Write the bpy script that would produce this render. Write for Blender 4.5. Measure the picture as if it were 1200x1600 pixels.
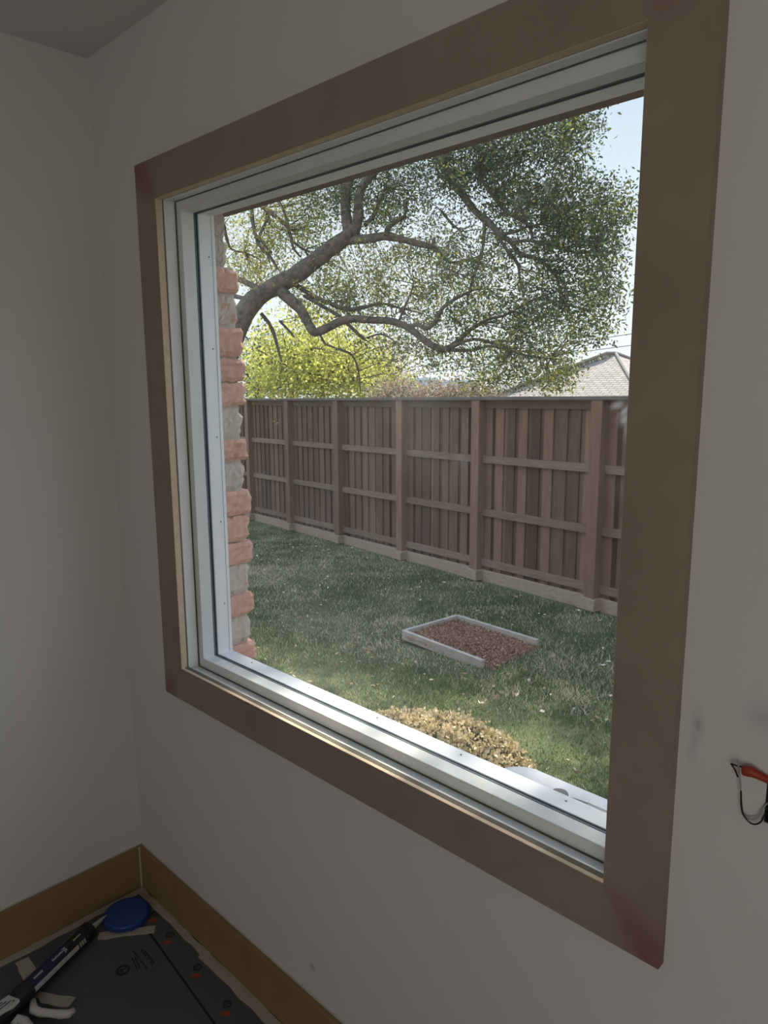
import bpy, bmesh, math, random
import numpy as np
from mathutils import Vector, Matrix

for o in list(bpy.data.objects):
    bpy.data.objects.remove(o, do_unlink=True)
S = bpy.context.scene
col = S.collection
rng = np.random.default_rng(7)
random.seed(7)

# ------------------------------------------------------------------ camera
F_PX = 1138.83
CAM = np.array([2.0417, -0.961, 1.584])
YAW, PITCH, ROLL = 0.7768, -0.1736, -0.0056
fwd = np.array([-math.sin(YAW) * math.cos(PITCH), math.cos(YAW) * math.cos(PITCH), math.sin(PITCH)])
right0 = np.array([math.cos(YAW), math.sin(YAW), 0.0])
up0 = np.cross(right0, fwd)
RIGHT = math.cos(ROLL) * right0 + math.sin(ROLL) * up0
UP = -math.sin(ROLL) * right0 + math.cos(ROLL) * up0
cd = bpy.data.cameras.new('camera')
cam = bpy.data.objects.new('camera', cd)
col.objects.link(cam)
M = Matrix.Identity(4)
for i in range(3):
    M[i][0], M[i][1], M[i][2], M[i][3] = RIGHT[i], UP[i], -fwd[i], CAM[i]
cam.matrix_world = M
cd.sensor_fit = 'VERTICAL'
cd.sensor_height = 36.0
cd.lens = F_PX / 1600 * 36
cd.clip_start = 0.02
cd.clip_end = 3000
S.camera = cam


def at(u, v, d):
    """point seen at pixel (u, v) at depth d metres along the view axis"""
    return CAM + d * (fwd + RIGHT * (u - 600) / F_PX - UP * (v - 800) / F_PX)


# ------------------------------------------------------------------ world, sun, exposure
S.view_settings.view_transform = 'Standard'
S.view_settings.look = 'None'
S.view_settings.gamma = 1
S.view_settings.exposure = 0.0
S.view_settings.use_curve_mapping = False
W = bpy.data.worlds.new('sky')
S.world = W
W.use_nodes = True
nt = W.node_tree
bg = nt.nodes['Background']
tc = nt.nodes.new('ShaderNodeTexCoord')
sp = nt.nodes.new('ShaderNodeSeparateXYZ')
rp = nt.nodes.new('ShaderNodeValToRGB')
nt.links.new(tc.outputs['Generated'], sp.inputs[0])
nt.links.new(sp.outputs['Z'], rp.inputs[0])
el = rp.color_ramp.elements
el[0].position = 0.0
el[0].color = (0.80, 0.82, 0.84, 1)
el[1].position = 1.0
el[1].color = (0.62, 0.80, 1.15, 1)
for pos, c in ((0.13, (0.74, 0.79, 0.84)), (0.40, (0.48, 0.61, 0.74)), (0.62, (1.00, 1.16, 1.46))):
    e = el.new(pos)
    e.color = (*c, 1)
nt.links.new(rp.outputs[0], bg.inputs[0])
bg.inputs[1].default_value = 1.4

SUN_AZ, SUN_EL = math.radians(-22), math.radians(47)      # azimuth from +y towards +x
SUNV = np.array([math.sin(SUN_AZ) * math.cos(SUN_EL), math.cos(SUN_AZ) * math.cos(SUN_EL), math.sin(SUN_EL)])
sl = bpy.data.lights.new('sun', 'SUN')
sl.energy = 10.5
sl.angle = math.radians(0.6)
sl.color = (1.0, 0.93, 0.80)
so = bpy.data.objects.new('sun', sl)
col.objects.link(so)
so.rotation_euler = Vector(SUNV).to_track_quat('Z', 'Y').to_euler()

# fill lamp added in the unseen opening behind the camera to brighten the room
al = bpy.data.lights.new('room_fill', 'AREA')
al.shape = 'RECTANGLE'
al.size, al.size_y = 1.7, 1.3
al.energy = 16.5
al.color = (1.0, 0.95, 0.88)
ao = bpy.data.objects.new('room_fill', al)
col.objects.link(ao)
ao.location = (3.35, -3.27, 1.45)
ao.rotation_euler = (math.radians(90), 0, 0)


# ------------------------------------------------------------------ materials
def new_mat(name):
    m = bpy.data.materials.new(name)
    m.use_nodes = True
    return m, m.node_tree, m.node_tree.nodes['Principled BSDF']


def N(nt, t, **k):
    n = nt.nodes.new(t)
    for a, b in k.items():
        setattr(n, a, b)
    return n


def ramp(nt, src, stops):
    r = N(nt, 'ShaderNodeValToRGB')
    e = r.color_ramp.elements
    e[0].position, e[0].color = stops[0][0], (*stops[0][1], 1)
    e[1].position, e[1].color = stops[-1][0], (*stops[-1][1], 1)
    for p, c in stops[1:-1]:
        x = e.new(p)
        x.color = (*c, 1)
    nt.links.new(src, r.inputs[0])
    return r.outputs[0]


def noise(nt, scale, detail=4, stretch=(1, 1, 1), rough=0.55):
    tc = N(nt, 'ShaderNodeTexCoord')
    mp = N(nt, 'ShaderNodeMapping')
    mp.inputs['Scale'].default_value = stretch
    nt.links.new(tc.outputs['Object'], mp.inputs[0])
    n = N(nt, 'ShaderNodeTexNoise')
    n.inputs['Scale'].default_value = scale
    n.inputs['Detail'].default_value = detail
    n.inputs['Roughness'].default_value = rough
    nt.links.new(mp.outputs[0], n.inputs['Vector'])
    return n.outputs[0]


def mixc(nt, fac, a, b):
    m = N(nt, 'ShaderNodeMix', data_type='RGBA')
    if isinstance(fac, (int, float)):
        m.inputs[0].default_value = fac
    else:
        nt.links.new(fac, m.inputs[0])
    for s, v in ((m.inputs[6], a), (m.inputs[7], b)):
        if isinstance(v, tuple):
            s.default_value = (*v, 1)
        else:
            nt.links.new(v, s)
    return m.outputs[2]


def math_(nt, op, a, b=None, clamp=False):
    m = N(nt, 'ShaderNodeMath', operation=op, use_clamp=clamp)
    for s, v in ((m.inputs[0], a), (m.inputs[1], b)):
        if v is None:
            continue
        if isinstance(v, (int, float)):
            s.default_value = v
        else:
            nt.links.new(v, s)
    return m.outputs[0]


def attr(nt, name):
    a = N(nt, 'ShaderNodeAttribute', attribute_name=name)
    return a.outputs['Fac']


def bump(nt, b, h, strength, dist=0.01):
    n = N(nt, 'ShaderNodeBump')
    n.inputs['Strength'].default_value = strength
    n.inputs['Distance'].default_value = dist
    nt.links.new(h, n.inputs['Height'])
    nt.links.new(n.outputs[0], b.inputs['Normal'])


def pm(name, c1, c2=None, scale=10, rough=0.6, bmp=0.0, stretch=(1, 1, 1), metal=0, spec=0.4, bs=None, bd=0.005):
    m, nt, b = new_mat(name)
    b.inputs['Roughness'].default_value = rough
    b.inputs['Metallic'].default_value = metal
    b.inputs['Specular IOR Level'].default_value = spec
    c2 = c2 or tuple(x * 0.9 for x in c1)
    n = noise(nt, scale, 4, stretch)
    nt.links.new(ramp(nt, n, [(0.3, c1), (0.7, c2)]), b.inputs['Base Color'])
    if bmp:
        bump(nt, b, noise(nt, bs or scale, 3, stretch), bmp, bd)
    return m


def tint_mat(name, stops, scale=20, stretch=(1, 1, 1), amt=0.35, rough=0.75, bmp=0.3, bd=0.004, transl=0, dark=(0.02, 0.015, 0.01)):
    """base colour picked per vertex value 'tint' with noise grain"""
    m, nt, b = new_mat(name)
    b.inputs['Roughness'].default_value = rough
    b.inputs['Specular IOR Level'].default_value = 0.25
    t = attr(nt, 'tint')
    n = noise(nt, scale, 5, stretch, 0.65)
    f = math_(nt, 'ADD', t, math_(nt, 'MULTIPLY', math_(nt, 'SUBTRACT', n, 0.5), amt * 2), True)
    c = ramp(nt, f, stops)
    nt.links.new(c, b.inputs['Base Color'])
    if bmp:
        bump(nt, b, n, bmp, bd)
    if transl:
        out = nt.nodes['Material Output']
        tr = N(nt, 'ShaderNodeBsdfTranslucent')
        mx = N(nt, 'ShaderNodeMixShader')
        mx.inputs[0].default_value = transl
        nt.links.new(c, tr.inputs[0])
        nt.links.new(b.outputs[0], mx.inputs[1])
        nt.links.new(tr.outputs[0], mx.inputs[2])
        nt.links.new(mx.outputs[0], out.inputs[0])
    return m


# wall paint with a few real scuffs
def wall_paint(name, base, spots=()):
    m, nt, b = new_mat(name)
    b.inputs['Roughness'].default_value = 0.85
    b.inputs['Specular IOR Level'].default_value = 0.2
    n = noise(nt, 1.3, 3)
    c = ramp(nt, n, [(0.3, base), (0.7, tuple(x * 0.95 for x in base))])
    tc = N(nt, 'ShaderNodeTexCoord')
    fine = noise(nt, 60, 4)
    for (p, s, cc, k) in spots:
        mp = N(nt, 'ShaderNodeMapping', vector_type='POINT')
        mp.inputs['Location'].default_value = tuple(-p[i] / s[i] for i in range(3))
        mp.inputs['Scale'].default_value = tuple(1 / s[i] for i in range(3))
        nt.links.new(tc.outputs['Object'], mp.inputs[0])
        ln = N(nt, 'ShaderNodeVectorMath', operation='LENGTH')
        nt.links.new(mp.outputs[0], ln.inputs[0])
        f = math_(nt, 'SUBTRACT', 1.0, ln.outputs['Value'], True)
        f = math_(nt, 'MULTIPLY', math_(nt, 'MULTIPLY', f, fine, True), k, True)
        c = mixc(nt, f, c, cc)
    nt.links.new(c, b.inputs['Base Color'])
    bump(nt, b, noise(nt, 140, 2), 0.06, 0.002)
    return m


m_wall = wall_paint('wall_paint', (0.74, 0.70, 0.66), [
    ((1.695, 0, 1.125), (0.012, 0.05, 0.035), (0.44, 0.43, 0.42), 1.3),
    ((1.69, 0, 1.085), (0.010, 0.05, 0.03), (0.5, 0.49, 0.48), 1.1),
    ((1.78, 0, 1.16), (0.04, 0.05, 0.03), (0.45, 0.43, 0.42), 1.2),
    ((0.85, 0, 0.22), (0.012, 0.05, 0.012), (0.4, 0.38, 0.36), 2.0),
    ((0.0, -0.42, 0.32), (0.05, 0.008, 0.004), (0.4, 0.38, 0.36), 3.0)])
m_ceil = pm('ceiling_paint', (0.78, 0.75, 0.71), scale=2, rough=0.9, bmp=0.05, bs=120, bd=0.002)
m_vinyl = pm('white_vinyl', (0.80, 0.80, 0.79), (0.74, 0.74, 0.72), scale=9, rough=0.38, bmp=0.03)
m_vinyl_out = pm('white_vinyl_outside', (0.82, 0.82, 0.82), (0.77, 0.78, 0.78), scale=7, rough=0.45, bmp=0.03)
m_gasket = pm('grey_rubber_gasket', (0.15, 0.18, 0.20), rough=0.6)
m_gap = pm('dark_gap_caulk', (0.22, 0.21, 0.19), rough=0.9)
m_olive = pm('shaded_gap', (0.17, 0.15, 0.11), rough=0.9)
m_caulk = pm('caulk_bead', (0.55, 0.52, 0.48), rough=0.6)
m_mdf_base = pm('mdf_baseboard', (0.30, 0.195, 0.095), (0.26, 0.165, 0.08), scale=14, rough=0.7, bmp=0.05)
m_tape = pm('masking_tape', (0.52, 0.47, 0.38), (0.44, 0.40, 0.33), scale=35, rough=0.8, bmp=0.4, bs=60)
m_board = pm('grey_floor_board', (0.105, 0.115, 0.118), (0.09, 0.10, 0.102), scale=6, rough=0.8, bmp=0.08, bs=90)
m_sub = pm('subfloor', (0.11, 0.10, 0.09), rough=0.9)
m_ink = pm('black_ink', (0.015, 0.015, 0.015), rough=0.8)
m_orange = pm('orange_ink', (0.42, 0.10, 0.04), (0.30, 0.07, 0.03), scale=60, rough=0.8)
m_blue = pm('blue_plastic', (0.02, 0.075, 0.30), (0.02, 0.06, 0.25), scale=8, rough=0.3)
m_black = pm('black_plastic', (0.018, 0.018, 0.02), rough=0.4)
m_white = pm('white_plastic', (0.62, 0.60, 0.57), rough=0.4)
m_nozzle = pm('translucent_nozzle', (0.58, 0.60, 0.58), rough=0.35)
m_label_w = pm('label_white', (0.55, 0.53, 0.50), (0.45, 0.44, 0.42), scale=60, rough=0.5)
m_label_n = pm('label_navy', (0.015, 0.02, 0.07), rough=0.45)
m_red = pm('orange_red_cable', (0.42, 0.05, 0.025), (0.36, 0.045, 0.02), scale=30, rough=0.45)
m_wirek = pm('black_wire', (0.012, 0.012, 0.013), rough=0.35)
m_wirew = pm('grey_white_wire', (0.40, 0.38, 0.35), rough=0.45)
m_copper = pm('bare_wire', (0.45, 0.40, 0.33), rough=0.4, metal=0.6)
m_conc = pm('pale_kick_timber', (0.40, 0.31, 0.22), (0.27, 0.205, 0.15), scale=14, rough=0.85, bmp=0.4, stretch=(1, 1, 4))
m_bark = pm('oak_bark', (0.21, 0.165, 0.13), (0.07, 0.055, 0.045), scale=9, rough=0.95, bmp=1.0, stretch=(1, 1, 1), bs=14, bd=0.05)
m_twig = pm('twig_bark', (0.16, 0.13, 0.10), (0.09, 0.075, 0.06), scale=12, rough=0.95)
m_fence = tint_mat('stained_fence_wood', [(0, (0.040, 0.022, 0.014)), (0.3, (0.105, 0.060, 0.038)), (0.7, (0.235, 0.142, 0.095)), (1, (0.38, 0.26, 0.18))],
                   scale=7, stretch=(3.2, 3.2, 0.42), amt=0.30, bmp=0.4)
m_rail = tint_mat('weathered_rail_wood', [(0, (0.08, 0.05, 0.034)), (0.5, (0.19, 0.128, 0.09)), (1, (0.36, 0.26, 0.19))],
                  scale=8, stretch=(0.5, 0.5, 4), amt=0.4, bmp=0.4)
m_cap = pm('fence_cap_wood', (0.17, 0.15, 0.125), (0.12, 0.105, 0.09), scale=6, rough=0.8, stretch=(1, 1, 3))
m_grass = tint_mat('grass_blades', [(0, (0.045, 0.085, 0.036)), (0.35, (0.10, 0.165, 0.055)), (0.62, (0.21, 0.28, 0.075)),
                                    (0.8, (0.46, 0.40, 0.25)), (1, (0.80, 0.68, 0.50))], scale=1.1, amt=0.12, bmp=0, rough=0.6, transl=0.35)
m_soil = pm('turf_ground', (0.045, 0.075, 0.026), (0.12, 0.125, 0.055), scale=2.6, rough=0.95, bmp=0.6, bs=60, bd=0.02)
m_leaflit = tint_mat('fallen_leaves', [(0, (0.22, 0.12, 0.06)), (0.5, (0.45, 0.33, 0.22)), (1, (0.70, 0.62, 0.50))], amt=0.05, bmp=0)
m_mulch = tint_mat('brown_mulch', [(0, (0.13, 0.065, 0.04)), (0.5, (0.34, 0.19, 0.125)), (1, (0.60, 0.40, 0.28))], amt=0.1, bmp=0)
m_bedwood = pm('grey_bed_timber', (0.48, 0.44, 0.39), (0.36, 0.33, 0.29), scale=12, rough=0.85, bmp=0.3, stretch=(1, 1, 5))
m_oakleaf = tint_mat('oak_leaves', [(0, (0.050, 0.072, 0.042)), (0.35, (0.12, 0.145, 0.065)), (0.65, (0.29, 0.30, 0.085)), (1, (0.58, 0.50, 0.12))],
                     scale=0.9, amt=0.16, bmp=0, rough=0.45, transl=0.5)
m_limeleaf = tint_mat('lime_leaves', [(0, (0.18, 0.22, 0.06)), (0.5, (0.50, 0.52, 0.12)), (1, (0.80, 0.74, 0.24))], scale=0.5, amt=0.18, bmp=0, rough=0.6, transl=0.5)
m_pinkleaf = tint_mat('dry_pink_leaves', [(0, (0.20, 0.16, 0.12)), (0.5, (0.42, 0.34, 0.27)), (1, (0.62, 0.50, 0.40))], scale=0.5, amt=0.1, bmp=0, transl=0.3)
m_darkleaf = tint_mat('conifer_leaves', [(0, (0.03, 0.05, 0.04)), (1, (0.09, 0.13, 0.10))], scale=0.5, amt=0.1, bmp=0)
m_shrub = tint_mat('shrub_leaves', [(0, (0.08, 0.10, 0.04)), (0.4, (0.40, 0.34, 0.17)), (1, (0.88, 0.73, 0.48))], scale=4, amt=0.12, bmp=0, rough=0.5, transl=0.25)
m_boxp = pm('pale_grey_moulded_plastic', (0.60, 0.61, 0.63), (0.53, 0.54, 0.56), scale=80, rough=0.55, bmp=0.25, bs=250, bd=0.001)
m_boxd = pm('dark_groove_plastic', (0.16, 0.15, 0.14), rough=0.6)
m_brick = tint_mat('pink_brick', [(0, (0.50, 0.45, 0.39)), (0.42, (0.58, 0.49, 0.41)), (0.55, (0.56, 0.32, 0.25)), (0.8, (0.62, 0.35, 0.27)), (1, (0.72, 0.45, 0.36))],
                   scale=26, amt=0.13, rough=0.95, bmp=0.9, bd=0.006)
m_lintel = pm('brown_lintel', (0.20, 0.135, 0.10), (0.15, 0.10, 0.08), scale=10, rough=0.8)
m_ridge = pm('ridge_shingle', (0.34, 0.30, 0.26), rough=0.9)
m_hwall = pm('neighbour_wall', (0.42, 0.36, 0.30), rough=0.9)
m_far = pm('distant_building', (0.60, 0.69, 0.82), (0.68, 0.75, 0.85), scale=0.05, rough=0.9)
m_line = pm('power_line', (0.10, 0.10, 0.11), rough=0.6)


def shingle_mat():
    m, nt, b = new_mat('roof_shingles')
    b.inputs['Roughness'].default_value = 0.9
    at_ = N(nt, 'ShaderNodeUVMap', uv_map='uv')
    br = N(nt, 'ShaderNodeTexBrick')
    br.inputs['Scale'].default_value = 1.0
    br.inputs['Brick Width'].default_value = 0.30
    br.inputs['Row Height'].default_value = 0.14
    br.inputs['Mortar Size'].default_value = 0.018
    br.inputs['Mortar Smooth'].default_value = 0.3
    br.inputs['Color1'].default_value = (0.42, 0.365, 0.32, 1)
    br.inputs['Color2'].default_value = (0.30, 0.26, 0.23, 1)
    br.inputs['Mortar'].default_value = (0.13, 0.11, 0.10, 1)
    nt.links.new(at_.outputs[0], br.inputs[0])
    nt.links.new(br.outputs[0], b.inputs['Base Color'])
    return m


m_shingle = shingle_mat()


def stained_mdf():
    m, nt, b = new_mat('mdf_casing')
    b.inputs['Roughness'].default_value = 0.62
    b.inputs['Specular IOR Level'].default_value = 0.3
    n = noise(nt, 9, 4)
    c = ramp(nt, n, [(0.3, (0.335, 0.268, 0.21)), (0.7, (0.29, 0.23, 0.178))])
    s = attr(nt, 'tint')
    f = math_(nt, 'MULTIPLY', s, math_(nt, 'ADD', noise(nt, 22, 4), 0.35, True), True)
    c = mixc(nt, f, c, (0.25, 0.11, 0.10))
    nt.links.new(c, b.inputs['Base Color'])
    return m


m_casing = stained_mdf()
m_casing_edge = pm('mdf_cut_edge_lit', (0.70, 0.54, 0.38), (0.62, 0.47, 0.33), scale=40, rough=0.7)  # lighter copy of the casing colour for the lit inner edge


def glass_mat():
    m, nt, b = new_mat('window_glass')
    out = nt.nodes['Material Output']
    tr = N(nt, 'ShaderNodeBsdfTransparent')
    tr.inputs[0].default_value = (0.965, 0.98, 0.972, 1)
    gl = N(nt, 'ShaderNodeBsdfGlossy')
    gl.inputs['Roughness'].default_value = 0.01
    fr = N(nt, 'ShaderNodeLayerWeight')
    fr.inputs[0].default_value = 0.5
    ff = math_(nt, 'ADD', math_(nt, 'MULTIPLY', math_(nt, 'POWER', fr.outputs['Facing'], 5.0), 0.9), 0.03, True)
    m1 = N(nt, 'ShaderNodeMixShader')
    nt.links.new(ff, m1.inputs[0])
    nt.links.new(tr.outputs[0], m1.inputs[1])
    nt.links.new(gl.outputs[0], m1.inputs[2])
    df = N(nt, 'ShaderNodeBsdfDiffuse')
    df.inputs[0].default_value = (0.85, 0.87, 0.9, 1)
    tl = N(nt, 'ShaderNodeBsdfTranslucent')
    tl.inputs[0].default_value = (0.85, 0.87, 0.9, 1)
    md = N(nt, 'ShaderNodeMixShader')
    md.inputs[0].default_value = 0.6
    nt.links.new(df.outputs[0], md.inputs[1])
    nt.links.new(tl.outputs[0], md.inputs[2])
    s = attr(nt, 'tint')
    f = math_(nt, 'MULTIPLY', s, math_(nt, 'MULTIPLY', noise(nt, 9, 5, (1, 1, 1), 0.7), 1.6), True)
    m2 = N(nt, 'ShaderNodeMixShader')
    nt.links.new(f, m2.inputs[0])
    nt.links.new(m1.outputs[0], m2.inputs[1])
    nt.links.new(md.outputs[0], m2.inputs[2])
    nt.links.new(m2.outputs[0], out.inputs[0])
    return m


m_glass = glass_mat()


# ------------------------------------------------------------------ mesh helpers
class MB:
    def __init__(s):
        s.v, s.f, s.t = [], [], []

    def add(s, V, Fs, t=0.5):
        k = len(s.v)
        s.v += [tuple(map(float, p)) for p in V]
        s.t += list(t) if hasattr(t, '__len__') else [t] * len(V)
        s.f += [tuple(i + k for i in f) for f in Fs]

    def box(s, c, size, X=(1, 0, 0), Y=(0, 1, 0), Z=(0, 0, 1), t=0.5, jit=0):
        c = np.array(c, float)
        X, Y, Z = [np.array(a, float) for a in (X, Y, Z)]
        V = []
        for k in (-1, 1):
            for j in (-1, 1):
                for i in (-1, 1):
                    V.append(c + X * i * size[0] / 2 + Y * j * size[1] / 2 + Z * k * size[2] / 2 + (rng.normal(0, jit, 3) if jit else 0))
        s.add(V, [(0, 2, 3, 1), (4, 5, 7, 6), (0, 1, 5, 4), (2, 6, 7, 3), (0, 4, 6, 2), (1, 3, 7, 5)], t)

    def span(s, a, b, t=0.5):
        a, b = np.array(a, float), np.array(b, float)
        s.box((a + b) / 2, np.abs(b - a), t=t)

    def tube(s, P, r, n=8, t=0.5, cap=True):
        P = [np.array(p, float) for p in P]
        r = list(r) if hasattr(r, '__len__') else [r] * len(P)
        rings = []
        ref = np.array([0.13, 0.21, 1.0])
        d0 = P[-1] - P[0]
        if abs(np.dot(d0 / (np.linalg.norm(d0) + 1e-9), ref / np.linalg.norm(ref))) > 0.95:
            ref = np.array([1.0, 0.2, 0.1])
        for i, p in enumerate(P):
            d = P[min(i + 1, len(P) - 1)] - P[max(i - 1, 0)]
            d /= np.linalg.norm(d) + 1e-9
            a = np.cross(d, ref)
            a /= np.linalg.norm(a) + 1e-9
            b = np.cross(d, a)
            rings.append([p + r[i] * (a * math.cos(q) + b * math.sin(q)) for q in np.arange(n) * 2 * math.pi / n])
        V = [q for R_ in rings for q in R_]
        Fs = [(i * n + j, i * n + (j + 1) % n, (i + 1) * n + (j + 1) % n, (i + 1) * n + j) for i in range(len(P) - 1) for j in range(n)]
        if cap:
            Fs += [tuple(range(n - 1, -1, -1)), tuple((len(P) - 1) * n + j for j in range(n))]
        s.add(V, Fs, t)

    def prism(s, poly, z0, z1, t=0.5):
        n = len(poly)
        V = [(x, y, z0) for x, y in poly] + [(x, y, z1) for x, y in poly]
        s.add(V, [tuple(range(n - 1, -1, -1)), tuple(range(n, 2 * n))] + [(i, (i + 1) % n, n + (i + 1) % n, n + i) for i in range(n)], t)

    def build(s, name, mat, parent=None, bevel=0, smooth=False, seg=2):
        off = np.array(parent_loc(parent))
        me = bpy.data.meshes.new(name)
        me.from_pydata([tuple(np.array(p) - off) for p in s.v], [], s.f)
        a = me.attributes.new('tint', 'FLOAT', 'POINT')
        a.data.foreach_set('value', np.array(s.t, np.float32))
        me.materials.append(mat)
        if smooth:
            me.polygons.foreach_set('use_smooth', [True] * len(me.polygons))
        me.update()
        o = bpy.data.objects.new(name, me)
        col.objects.link(o)
        if parent:
            o.parent = parent
        if bevel:
            b = o.modifiers.new('bevel', 'BEVEL')
            b.width, b.segments, b.limit_method = bevel, seg, 'ANGLE'
        return o


def parent_loc(p):
    l = Vector((0, 0, 0))
    while p:
        l += p.location
        p = p.parent
    return l


def np_mesh(name, V, n, T, mat, parent=None, smooth=False):
    """faces of n consecutive vertices each"""
    V = np.asarray(V, np.float32) - np.array(parent_loc(parent), np.float32)
    nv = len(V)
    nf = nv // n
    me = bpy.data.meshes.new(name)
    me.vertices.add(nv)
    me.vertices.foreach_set('co', V.ravel())
    me.loops.add(nv)
    me.loops.foreach_set('vertex_index', np.arange(nv, dtype=np.int32))
    me.polygons.add(nf)
    me.polygons.foreach_set('loop_start', np.arange(0, nv, n, dtype=np.int32))
    me.polygons.foreach_set('loop_total', np.full(nf, n, np.int32))
    a = me.attributes.new('tint', 'FLOAT', 'POINT')
    a.data.foreach_set('value', np.asarray(T, np.float32))
    me.materials.append(mat)
    me.update(calc_edges=True)
    o = bpy.data.objects.new(name, me)
    col.objects.link(o)
    if parent:
        o.parent = parent
    return o


def tag(o, label=None, cat=None, group=None, kind=None):
    if label:
        o['label'] = label
    if cat:
        o['category'] = cat
    if group:
        o['group'] = group
    if kind:
        o['kind'] = kind
    return o


def empty(name, loc=(0, 0, 0)):
    o = bpy.data.objects.new(name, None)
    o.empty_display_size = 0.1
    o.location = loc
    col.objects.link(o)
    return o


def ring(mb, x0, x1, z0, z1, w, y0, y1, t=0.5):
    """rectangular frame whose inner edge is the given rectangle and w wide outwards"""
    out = [(x0 - w, z0 - w), (x1 + w, z0 - w), (x1 + w, z1 + w), (x0 - w, z1 + w)]
    inn = [(x0, z0), (x1, z0), (x1, z1), (x0, z1)]
    V = [(x, y, z) for y in (y0, y1) for x, z in out + inn]
    Fs = []
    for i in range(4):
        j = (i + 1) % 4
        Fs += [(i, j, 4 + j, 4 + i), (8 + i, 12 + i, 12 + j, 8 + j), (i, 8 + i, 8 + j, j), (4 + i, 4 + j, 12 + j, 12 + i)]
    mb.add(V, Fs, t)


# ------------------------------------------------------------------ room shell
RX, RY, RH = 4.6, -3.2, 2.44
OX0, OX1, OZ0, OZ1 = 0.350, 1.575, 0.828, 2.026      # clear opening at the inner face
HX0, HX1, HZ0, HZ1 = 1.7862, 1.842, 1.020, 1.150       # cut-out for the wires


def wall_with_holes(name, xs, zs, holes, y0, y1, mat):
    """cells of a grid kept unless inside a hole, one closed slab per cell"""
    mb = MB()
    for i in range(len(xs) - 1):
        for k in range(len(zs) - 1):
            cx, cz = (xs[i] + xs[i + 1]) / 2, (zs[k] + zs[k + 1]) / 2
            if any(a < cx < b and c < cz < d for a, b, c, d in holes):
                continue
            mb.span((xs[i], y0, zs[k]), (xs[i + 1], y1, zs[k + 1]))
    return tag(mb.build(name, mat), kind='structure')


rx0, rx1, rz0, rz1 = OX0 - 0.03, OX1 + 0.03, OZ0 - 0.03, OZ1 + 0.03
wall_with_holes('wall_window', sorted([-0.12, rx0, rx1, HX0, HX1, RX + 0.1]), sorted([-0.1, rz0, HZ0, HZ1, rz1, RH + 0.1]),
                [(rx0, rx1, rz0, rz1), (HX0, HX1, HZ0, HZ1)], 0.0, 0.02, m_wall)
mb = MB()
for a, b in (((-0.12, .02, -.9), (rx0, .125, 2.6)), ((rx1, .02, -.9), (1.78, .125, 2.6)), ((1.86, .02, -.9), (RX + .1, .125, 2.6)), ((rx0, .02, -.9), (rx1, .125, rz0)),
             ((rx0, .02, rz1), (rx1, .125, 2.6)), ((1.78, .02, -.9), (1.86, .125, 1.0)), ((1.78, .02, 1.16), (1.86, .125, 2.6))):
    mb.span(a, b)
tag(mb.build('wall_core', m_hwall), kind='structure')
mb = MB(); mb.span((-0.12, RY - .1, -0.1), (0, 0.0, RH + .1)); tag(mb.build('wall_left', m_wall), kind='structure')
mb = MB(); mb.span((RX, RY - .1, -0.1), (RX + .1, 0.0, RH + .1)); tag(mb.build('wall_right', m_wall), kind='structure')
wall_with_holes('wall_back', [0, 2.50, 4.20, RX], [-0.1, 0.8, 2.1, RH + .1], [(2.50, 4.20, 0.8, 2.1)], RY - 0.1, RY, m_wall)
mb = MB(); mb.span((0, RY, RH), (RX, 0, RH + .1)); tag(mb.build('ceiling', m_ceil), kind='structure')
mb = MB(); mb.span((0, RY, -0.1), (RX, 0, -0.004)); tag(mb.build('floor', m_sub), kind='structure')

# unseen window added behind the camera for the fill lamp
w2 = tag(empty('window_added', (3.35, RY, 0.8)), kind='structure')
mb = MB(); ring(mb, 2.52, 4.18, 0.82, 2.08, 0.05, RY - 0.02, RY + 0.018); mb.span((3.33, RY - .05, .82), (3.37, RY - .015, 2.08)); mb.build('window_frame', m_vinyl, w2)

# baseboards
BH, BT = 0.140, 0.015
mb = MB(); mb.span((0, RY, 0), (BT, -BT, BH)); tag(mb.build('baseboard_left', m_mdf_base, bevel=0.0015), kind='structure')
mb = MB(); mb.span((0, -BT, 0), (RX, 0, BH)); tag(mb.build('baseboard_window', m_mdf_base, bevel=0.0015), kind='structure')
mb = MB()
mb.tube([(BT + .001, -BT - .001, 0.002), (BT + .001, -BT - .001, BH)], 0.003, 6)
mb.tube([(0.001, -.03, BH + .001), (0.001, -1.0, BH + .001)], 0.0025, 5)
mb.tube([(0.03, -.001, BH + .001), (1.5, -.001, BH + .001)], 0.0025, 5)
tag(mb.build('trim_2', m_caulk), kind='structure')

# ------------------------------------------------------------------ window casing (flat MDF boards, mitred)
CX0, CX1, CZ0, CZ1 = 0.2547, 1.6708, 0.7397, 2.1200
CW = 0.0915
cas = tag(empty('trim_1', ((CX0 + CX1) / 2, 0, CZ0)), kind='structure')


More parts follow.
